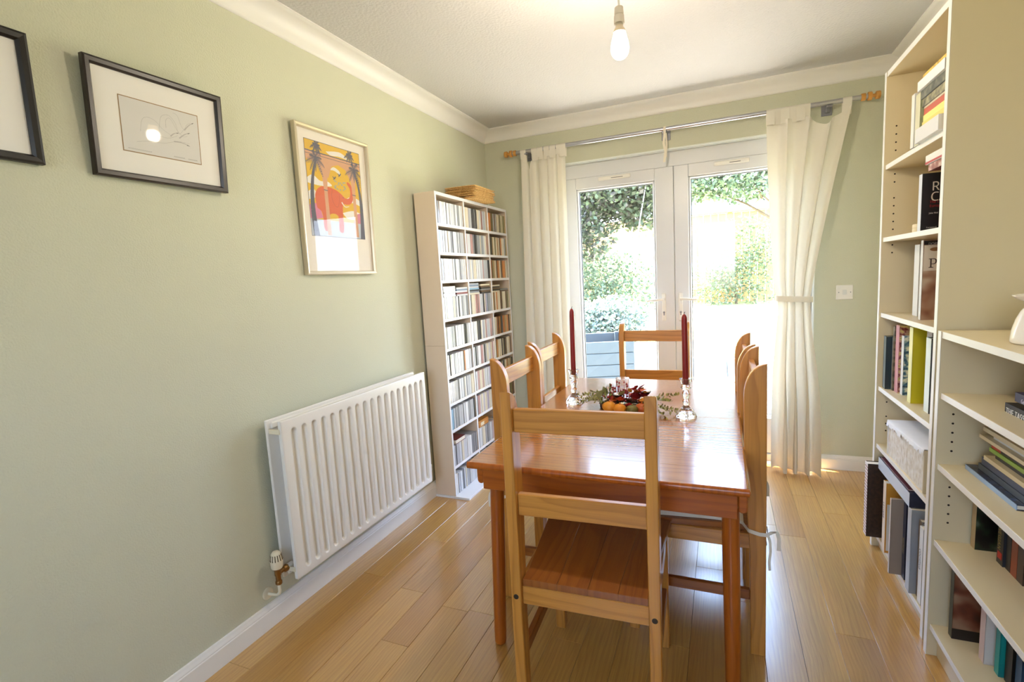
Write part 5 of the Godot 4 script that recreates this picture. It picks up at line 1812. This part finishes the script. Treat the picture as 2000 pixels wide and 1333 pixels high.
	for s in [[2.300, 1.690, 0.285, 0.015, dk, c.call(150, 176, 208), "glossy dark magazine with pale blue edge at the bottom of the wide pile"], [2.318, 1.722, 0.25, 0.018, c.call(40, 44, 50), c.call(66, 72, 78), "slate magazine lying second in the wide pile"], [2.320, 1.735, 0.25, 0.022, c.call(44, 52, 72), c.call(58, 68, 92), "dark blue book lying third in the wide pile"], [2.315, 1.760, 0.24, 0.012, c.call(196, 178, 136), c.call(206, 190, 150), "buff booklet lying in the middle of the wide pile"], [2.330, 1.785, 0.22, 0.016, black, c.call(30, 28, 28), "black book lying over the buff booklet in the wide pile"], [2.322, 1.770, 0.23, 0.011, c.call(110, 140, 40), c.call(126, 156, 50), "thin leaf-green book lying in the wide pile"], [2.325, 1.775, 0.22, 0.020, c.call(30, 24, 22), c.call(36, 28, 26), "black book with an orange-red corner lying in the wide pile"], [2.308, 1.745, 0.24, 0.010, c.call(196, 180, 140), c.call(206, 190, 152), "tan folder near the top of the wide pile"], [2.322, 1.790, 0.22, 0.012, white, c.call(222, 220, 216), "white booklet lying near the top of the wide pile"], [2.312, 1.755, 0.24, 0.012, c.call(206, 190, 150), c.call(212, 198, 160), "pale tan book topmost of the wide pile, just below the shelf"]]:
		t = flat(s[6], g2, Vector3(s[0], py, s[1]), s[2], s[3], 0.2, s[4], s[5], 0.0, s[3] > 0.014)
		if s[6].contains("orange-red"): part("red_corner", boxm(Vector3(0.03, 0.010, -0.0855), Vector3(0.0606, 0.0203, 0.05)), c.call(196, 60, 34), t)
		py += s[3] + 0.0004
	y = low_shelf[1]
	var jun := art(74, 0.03, [rgb(16, 14, 14), rgb(24, 20, 18), rgb(40, 54, 36), rgb(120, 126, 110)], 0.3, 4.0)
	book("black paperback with tan page edges first on the second-lowest shelf", g2, Vector3(2.33, y, 1.672), 0.026, 0.20, 0.15, jun, c.call(186, 160, 118), false)
	t = book("dark grey novel with cream initials B and C on its cover", g2, Vector3(2.36, y, 1.752), 0.034, 0.185, 0.13, c.call(52, 56, 64), c.call(40, 38, 40), false)
	on_cover(t, 0.034, 0.045, 0.098, 0.022, "B", rgb(190, 160, 130), true)
	on_cover(t, 0.034, 0.043, 0.066, 0.022, "C", rgb(206, 196, 150), true)
	on_spine(t, 0.15, 0.014, "NORWEGIAN", rgb(170, 150, 90))
	part("spine_panel", boxm(Vector3(-0.0006, 0.026, 0), Vector3(0.0008, 0.02, 0.022)), c.call(190, 40, 34), t)
	for s in [[1.790, 0.024, c.call(30, 30, 36), "black novel right behind the dark grey one"], [1.816, 0.03, c.call(150, 70, 46), "rust-brown paperback on the second-lowest shelf at the photo edge"], [1.848, 0.03, c.call(70, 50, 40), "dark brown paperback on the second-lowest shelf at the photo edge"]]:
		book(s[3], g2, Vector3(2.365, y, s[0]), s[1], 0.18, 0.12, s[2], s[2], false)
	y = low_shelf[0]
	var rust := art(75, 0.02, [rgb(60, 36, 30), rgb(110, 56, 36), rgb(150, 110, 84), rgb(160, 130, 104)], 0.3, 3.0)
	t = book("tall book with a rusty brown landscape cover on the lowest shelf", g2, Vector3(2.278, y, 1.698), 0.024, 0.252, 0.19, rust, c.call(60, 62, 56))
	part("cover_band", boxm(Vector3(0.095, 0.018, 0.0121), Vector3(0.19, 0.034, 0.0006)), c.call(34, 26, 24), t)
	on_cover(t, 0.0252, 0.140, 0.012, 0.012, "87", rgb(190, 170, 140))
	t = book("pale pink-white tall book next to the rusty landscape one", g2, Vector3(2.319, y, 1.788), 0.030, 0.250, 0.19, c.call(226, 214, 204), c.call(226, 204, 200))
	part("cover_emblem", boxm(Vector3(0.055, 0.075, 0.0151), Vector3(0.03, 0.045, 0.0006)), c.call(60, 56, 56), t)
	book("teal book on the lowest shelf", g2, Vector3(2.335, y, 1.838), 0.024, 0.250, 0.19, c.call(20, 140, 136), c.call(24, 150, 146))
	book("black book just past the teal one on the lowest shelf", g2, Vector3(2.345, y, 1.868), 0.036, 0.250, 0.19, black, c.call(40, 34, 34))
	book("dark blue book past the black one on the lowest shelf", g2, Vector3(2.350, y, 1.908), 0.030, 0.250, 0.19, c.call(40, 76, 110), c.call(46, 84, 120))

func b_oval(t: Node3D) -> void:
	var b := mb()
	b.xf = Transform3D(Basis(Vector3(1, 0, 0), Vector3(0, 0, 1), Vector3(0, 1, 0)), Vector3(0.035, 0.252, 0.0113))
	b.lathe(Vector3.ZERO, V2([0.0, 0.0, 0.016, 0.0, 0.015, 0.0008, 0.0, 0.0012]), 20, 1.0, 0.42)
	part("cover_emblem", b, mat(rgb(150, 104, 60), 0.5), t)

# a huge old bound bundle: upright leaf edges to the front, white paper wrapper folded over the top
func worn_bundle(at: Vector3) -> void:
	var L := 0.408
	var t := thing("book", "huge worn old volume with ragged page edges under a white paper wrapper", "book", at + Vector3(0, 0, L / 2), 0.0, "books on the tall bookcase")
	var r := RandomNumberGenerator.new()
	r.seed = 9
	var nz := fnl(4, 1.0)
	var hh := func(z): return 0.146 + 0.012 * (z / L + 0.5)
	var g := []
	for i in 12:
		var v := i / 11.0
		var line := []
		for j in 171:
			var z := (j / 170.0 - 0.5) * (L - 0.006)
			var q := 0.006 + 0.0022 * nz.get_noise_2d(z * 160.0, 3.0) + 0.004 * nz.get_noise_2d(z * 30.0, v * 2.0) + 0.002 * maxf(0.0, nz.get_noise_2d(z * 60.0, v * 14.0))
			line.append(Vector3(q, v * (hh.call(z) - 0.001), z))
		g.append(line)
	var b := mb()
	b.grid(g, Vector3.LEFT)
	b.box(Vector3(0.125, 0.070, 0), Vector3(0.21, 0.138, L - 0.012))
	part("page_block", b, art(76, 0.09, [rgb(216, 204, 184), rgb(234, 226, 212), rgb(246, 242, 236)], 0.8, 3.0), t)
	b = mb()
	g = []
	for i in 14:
		var line := []
		for j in 60:
			var z := (j / 59.0 - 0.5) * L
			var x := lerpf(0.0, 0.235, maxf(0.0, (i - 3) / 10.0))
			var y: float = hh.call(z) + 0.0015 * nz.get_noise_2d(z * 20.0, i * 0.6)
			if i < 3:
				var rag := 0.020 + 0.016 * nz.get_noise_2d(z * 38.0, 9.0)
				y -= rag * (3 - i) / 3.0
				x = -0.0012 * (3 - i) + 0.001 * nz.get_noise_2d(z * 50.0, i * 2.0)
			line.append(Vector3(x, y, z))
		g.append(line)
	b.grid(g, Vector3(-0.4, 1, 0))
	part("paper_wrapper", b, mat(rgb(238, 238, 240), 0.7), t)
	b = mb()
	b.box(Vector3(0.12, 0.074, -L / 2 + 0.002), Vector3(0.238, 0.146, 0.004), 0.001)
	part("far_board", b, mat(rgb(238, 236, 232), 0.6), t)
	b = mb()
	b.box(Vector3(0.12, 0.077, L / 2 - 0.002), Vector3(0.238, 0.152, 0.004), 0.001)
	part("near_board", b, mat(rgb(214, 198, 164), 0.7), t)
	b = mb()
	for k in 5:
		b.box(Vector3(0.16, hh.call(0.10) + 0.0008 + 0.0002 * k, 0.06 + k * 0.016), Vector3(0.04 - 0.006 * k, 0.0006, 0.003))
	part("wrapper_print", b, mat(rgb(110, 120, 136), 0.7), t)


# ---------------------------------------------------------------- compact discs
func ordinal(k: int) -> String:
	var e := "th"
	if k % 100 < 11 or k % 100 > 13:
		if k % 10 == 1: e = "st"
		elif k % 10 == 2: e = "nd"
		elif k % 10 == 3: e = "rd"
	return "%d%s" % [k, e]

func make_discs() -> void:
	var pal := [["white", rgb(236, 236, 236)], ["pale grey", rgb(206, 208, 212)], ["silver grey", rgb(176, 178, 184)], ["cream", rgb(222, 212, 190)], ["mid grey", rgb(140, 142, 146)], ["charcoal", rgb(54, 54, 56)], ["tan", rgb(180, 150, 106)], ["olive", rgb(120, 112, 70)], ["brown", rgb(104, 76, 50)], ["orange", rgb(196, 122, 56)], ["blue grey", rgb(120, 136, 160)], ["lilac", rgb(180, 170, 190)], ["pink", rgb(190, 150, 146)], ["black", rgb(26, 24, 24)], ["dark red", rgb(120, 34, 30)], ["pale blue", rgb(136, 176, 204)], ["green", rgb(90, 150, 110)]]
	var mats := []
	for q in pal:
		var m := mat(q[1], 0.3)
		m.clearcoat_enabled = true
		m.clearcoat = 0.5
		m.clearcoat_roughness = 0.1
		mats.append(m)
	var pick := [
		[0, 0, 1, 1, 1, 2, 2, 3, 4, 5, 4, 0],  # mostly white and grey: door reflection put into this column's colours
		[0, 1, 1, 2, 3, 3, 2, 4, 12, 5, 1, 3, 11],
		[3, 6, 6, 7, 7, 8, 2, 4, 3, 9, 8, 5, 7]]
	var sizes := [0.0104, 0.0104, 0.0104, 0.0125, 0.0145, 0.024]
	var meshes := {}
	for s in sizes:
		if not meshes.has(s):
			var b := mb()
			b.box(Vector3(0.0625, 0.0625, 0), Vector3(0.125, 0.125, s - 0.0009), 0.0009)
			meshes[s] = b.mesh()
	var r := RandomNumberGenerator.new()
	r.seed = 4242
	var cname := ["camera-side", "middle", "corner-side"]
	var cs := cols()
	var rest := mb()
	rest.tinted = true
	var made := 0
	var special := {"0_1_3": 8, "1_1_17": 14, "2_3_2": 14, "0_6_17": 9, "1_6_3": 16, "0_8_1": 15, "0_8_2": 15, "2_5_4": 3, "2_3_1": 9, "1_4_20": 10, "1_3_1": 12}
	for col in 3:
		for row in range(1, 11):
			var y: float = rack_shelf[10 - row]
			var z: float = cs[col][1] - 0.0012
			var zmin: float = cs[col][0] + 0.0012
			var k := 0
			var run := 0
			var pk := 0
			while true:
				var s: float = sizes[r.randi() % 6]
				if z - s < zmin: break
				if run <= 0:
					pk = pick[col][r.randi() % pick[col].size()]
					run = r.randi_range(1, 4)
				run -= 1
				k += 1
				var c: int = special.get("%d_%d_%d" % [col, row, k], pk if r.randf() < 0.75 else pick[col][r.randi() % pick[col].size()])
				var at := Vector3(RX - 0.1275 + r.randf_range(-0.003, 0.002), y + 0.0001, z - s / 2)
				var hidden := row >= 8 and col == 2 or row >= 9 and col == 1 or row == 7 and col == 2
				if made < 300 and (col == 0 or col == 1 and row <= 4) and not hidden:
					made += 1
					var o := MeshInstance3D.new()
					o.name = numbered("compact_disc")
					o.mesh = meshes[s]
					o.material_override = mats[c]
					o.position = at
					add_child(o)
					tag(o, "%s disc, %s from near end, %s row down, %s column of the rack" % [pal[c][0], ordinal(k), ordinal(row), cname[col]], "compact disc", "compact discs on the white rack")
				else:
					rest.col = pal[c][1].srgb_to_linear()
					rest.xf = Transform3D(Basis(), at)
					rest.box(Vector3(0.0625, 0.0625, 0), Vector3(0.125, 0.125, s - 0.0009))
				z -= s
	var rm := mat(Color.WHITE, 0.3)
	rm.vertex_color_use_as_albedo = true
	rm.clearcoat_enabled = true
	rm.clearcoat = 0.5
	rm.clearcoat_roughness = 0.1
	var o := solo("compact_discs", rest, rm, "remaining rows of compact discs in the middle and corner columns of the white rack", "compact discs")
	o.set_meta("kind", "stuff")
	# discs lying flat on the fourth row
	var fb := mb()
	fb.box(Vector3(0.0625, 0.0052, 0), Vector3(0.125, 0.0100, 0.142), 0.0008)
	var fm := fb.mesh()
	var y4: float = rack_shelf[6] + 0.1254
	for q in [[0, 0.93, [0, 0, 1, 0, 1, 0]], [0, 0.775, [1, 14, 0, 10, 1]], [1, 0.61, [3, 4, 5, 15, 1, 10, 2]], [1, 0.44, [5, 8, 4, 13, 8, 3]], [2, 0.27, [3, 13, 8, 5, 3]], [2, 0.115, [8, 4]]]:
		var k := 0
		for c in q[2]:
			k += 1
			var d := MeshInstance3D.new()
			d.name = numbered("compact_disc")
			d.mesh = fm
			d.material_override = mats[c]
			d.position = Vector3(RX - 0.128 + r.randf_range(-0.004, 0.002), y4 + (k - 1) * 0.0104, q[1] + r.randf_range(-0.003, 0.003))
			add_child(d)
			tag(d, "%s disc lying flat, %s from bottom of %s pile, %s column, fourth row" % [pal[c][0], ordinal(k), "nearer" if q[1] in [0.93, 0.61, 0.27] else "farther", cname[q[0]]], "compact disc", "compact discs lying flat in the white rack")
	# things lying on the lower rows
	flat("dark red paperback lying on the discs of the second-lowest row", "", Vector3(0.012, rack_shelf[1] + 0.1255, 0.86), 0.12, 0.026, 0.135, mat(rgb(96, 24, 24), 0.4), mat(rgb(40, 18, 18), 0.4))
	var b := mb(2, Vector2(1, 1))
	b.box(Vector3(0.055, 0.022, 0), Vector3(0.11, 0.044, 0.15), 0.003)
	var bx := solo("wooden_box", b, M.pine, "small brown wooden box lying on the discs in the middle column, second-lowest row", "box", Vector3(0.03, rack_shelf[1] + 0.1255, 0.58))
	part("paper_label", boxm(Vector3(0.1103, 0.02, 0.02), Vector3(0.0008, 0.022, 0.05)), mat(rgb(226, 214, 190), 0.8), bx)


# ---------------------------------------------------------------- small things
func make_small_things() -> void:
	# woven place mats on the rack
	var straw := art(81, 0.09, [rgb(176, 130, 70), rgb(216, 172, 106), rgb(236, 204, 146)], 0.85, 6.0)
	var my := 1.8032
	var names := ["lowest", "second-lowest", "third from the bottom", "fourth from the bottom", "middle", "fourth from the top", "third from the top", "second from the top", "topmost"]
	for k in 9:
		var b := mb()
		var w := 0.212
		var L := 0.30
		# braided rows: parallel rolls across the mat with a plaited border
		for i in 15:
			var x := -w / 2 + 0.008 + (w - 0.016) * i / 14.0
			b.tube(PackedVector3Array([Vector3(x, 0.0035, -L / 2 + 0.004), Vector3(x, 0.0035 + rnd(-0.0004, 0.0004), 0), Vector3(x, 0.0035, L / 2 - 0.004)]), 0.0027, 6)
		for s in [-1.0, 1.0]:
			b.tube(PackedVector3Array([Vector3(-w / 2, 0.0035, s * (L / 2 - 0.003)), Vector3(0, 0.0039, s * (L / 2 - 0.001)), Vector3(w / 2, 0.0035, s * (L / 2 - 0.003))]), 0.0028, 6)
			b.tube(PackedVector3Array([Vector3(s * (w / 2 - 0.002), 0.0035, -L / 2), Vector3(s * w / 2, 0.0039, 0), Vector3(s * (w / 2 - 0.002), 0.0035, L / 2)]), 0.0028, 6)
		var o := solo("place_mat", b, straw, "woven straw place mat, %s of the stack on the disc rack" % names[k], "place mat", Vector3(0.111 + rnd(-0.003, 0.006), my, 0.51 + rnd(-0.008, 0.008)), "woven straw place mats on the disc rack")
		o.rotation = Vector3(deg_to_rad(rnd(-0.25, 0.25)), deg_to_rad(rnd(-2.0, 2.0)), deg_to_rad(rnd(-0.5, 0.5)))
		my += 0.0094
	# socket plate on the back wall
	var t := thing("light_switch", "white square switch plate on the green wall between curtain and bookcase", "switch", Vector3(2.305, 1.102, 0.0))
	part("plate", boxm(Vector3(0, 0, 0.0045), Vector3(0.086, 0.086, 0.009), 0.003), M.white_paint, t)
	part("rocker", boxm(Vector3(0, 0, 0.0097), Vector3(0.020, 0.028, 0.0026), 0.001), mat(rgb(222, 222, 218), 0.4), t)
	for s in [-1.0, 1.0]:
		var b := mb()
		b.xf = Transform3D(Basis(Vector3(1, 0, 0), Vector3(0, 0, 1), Vector3(0, -1, 0)), Vector3(s * 0.030, 0, 0.0088))
		b.lathe(Vector3.ZERO, V2([0.003, 0.0, 0.003, 0.0008, 0.0, 0.001]), 10)
		part("screw", b, M.grey_metal, t)
	# small round block with a peg on the second shelf
	t = thing("tape_roll", "small round cream block with a wooden peg beside the black book", "ornament", Vector3(2.295, tall_shelf[4] + 0.0003, 1.285))
	var b := mb()
	b.lathe(Vector3.ZERO, V2([0.0, 0.0, 0.032, 0.0, 0.033, 0.002, 0.033, 0.012, 0.0318, 0.0135, 0.033, 0.015, 0.033, 0.026, 0.031, 0.028, 0.0, 0.028]), 28)
	part("block", b, mat(rgb(228, 214, 178), 0.6), t)
	b = mb()
	b.lathe(Vector3(0.0, 0, 0.0), V2([0.0, 0.027, 0.006, 0.027, 0.006, 0.050, 0.0052, 0.0515, 0.0, 0.0515]), 14)
	part("peg", b, mat(rgb(130, 88, 36), 0.6), t)
	# oil burner on the low bookcase
	t = thing("oil_burner", "white ceramic oil burner with an arched opening on the low bookcase", "ornament", Vector3(2.346, 1.0603, 1.932))
	var body := CSGCombiner3D.new()
	body.name = "body"
	t.add_child(body, true)
	var prof := PackedVector2Array([Vector2(0.001, 0.0), Vector2(0.056, 0.0), Vector2(0.0585, 0.004), Vector2(0.058, 0.015), Vector2(0.0555, 0.035), Vector2(0.050, 0.058), Vector2(0.042, 0.078), Vector2(0.033, 0.092), Vector2(0.028, 0.098), Vector2(0.001, 0.098)])
	var cp := CSGPolygon3D.new()
	cp.polygon = prof
	cp.mode = CSGPolygon3D.MODE_SPIN
	cp.spin_degrees = 360.0
	cp.spin_sides = 40
	cp.smooth_faces = true
	cp.material = M.ceramic
	body.add_child(cp)
	var inner := CSGPolygon3D.new()
	inner.polygon = PackedVector2Array([Vector2(0.0005, 0.008), Vector2(0.050, 0.008), Vector2(0.0495, 0.034), Vector2(0.044, 0.055), Vector2(0.036, 0.074), Vector2(0.025, 0.088), Vector2(0.0005, 0.090)])
	inner.mode = CSGPolygon3D.MODE_SPIN
	inner.spin_degrees = 360.0
	inner.spin_sides = 40
	inner.smooth_faces = true
	inner.operation = CSGShape3D.OPERATION_SUBTRACTION
	inner.material = M.ceramic
	body.add_child(inner)
	var hole := CSGCylinder3D.new()
	hole.radius = 0.034
	hole.height = 0.12
	hole.sides = 40
	hole.operation = CSGShape3D.OPERATION_SUBTRACTION
	hole.material = M.ceramic
	hole.transform = Transform3D(Basis(Vector3.UP, deg_to_rad(-18.0)) * Basis(Vector3(1, 0, 0), PI / 2) * Basis.from_scale(Vector3(1.0, 1.0, 1.02)), Vector3(-0.02, 0.046, 0.062))
	body.add_child(hole)
	b = mb()
	b.lathe(Vector3.ZERO, V2([0.0, 0.098, 0.028, 0.098, 0.036, 0.102, 0.052, 0.110, 0.0585, 0.1165, 0.0590, 0.1185, 0.0565, 0.1190, 0.050, 0.114, 0.030, 0.107, 0.0, 0.105]), 40)
	part("bowl", b, M.ceramic, t)
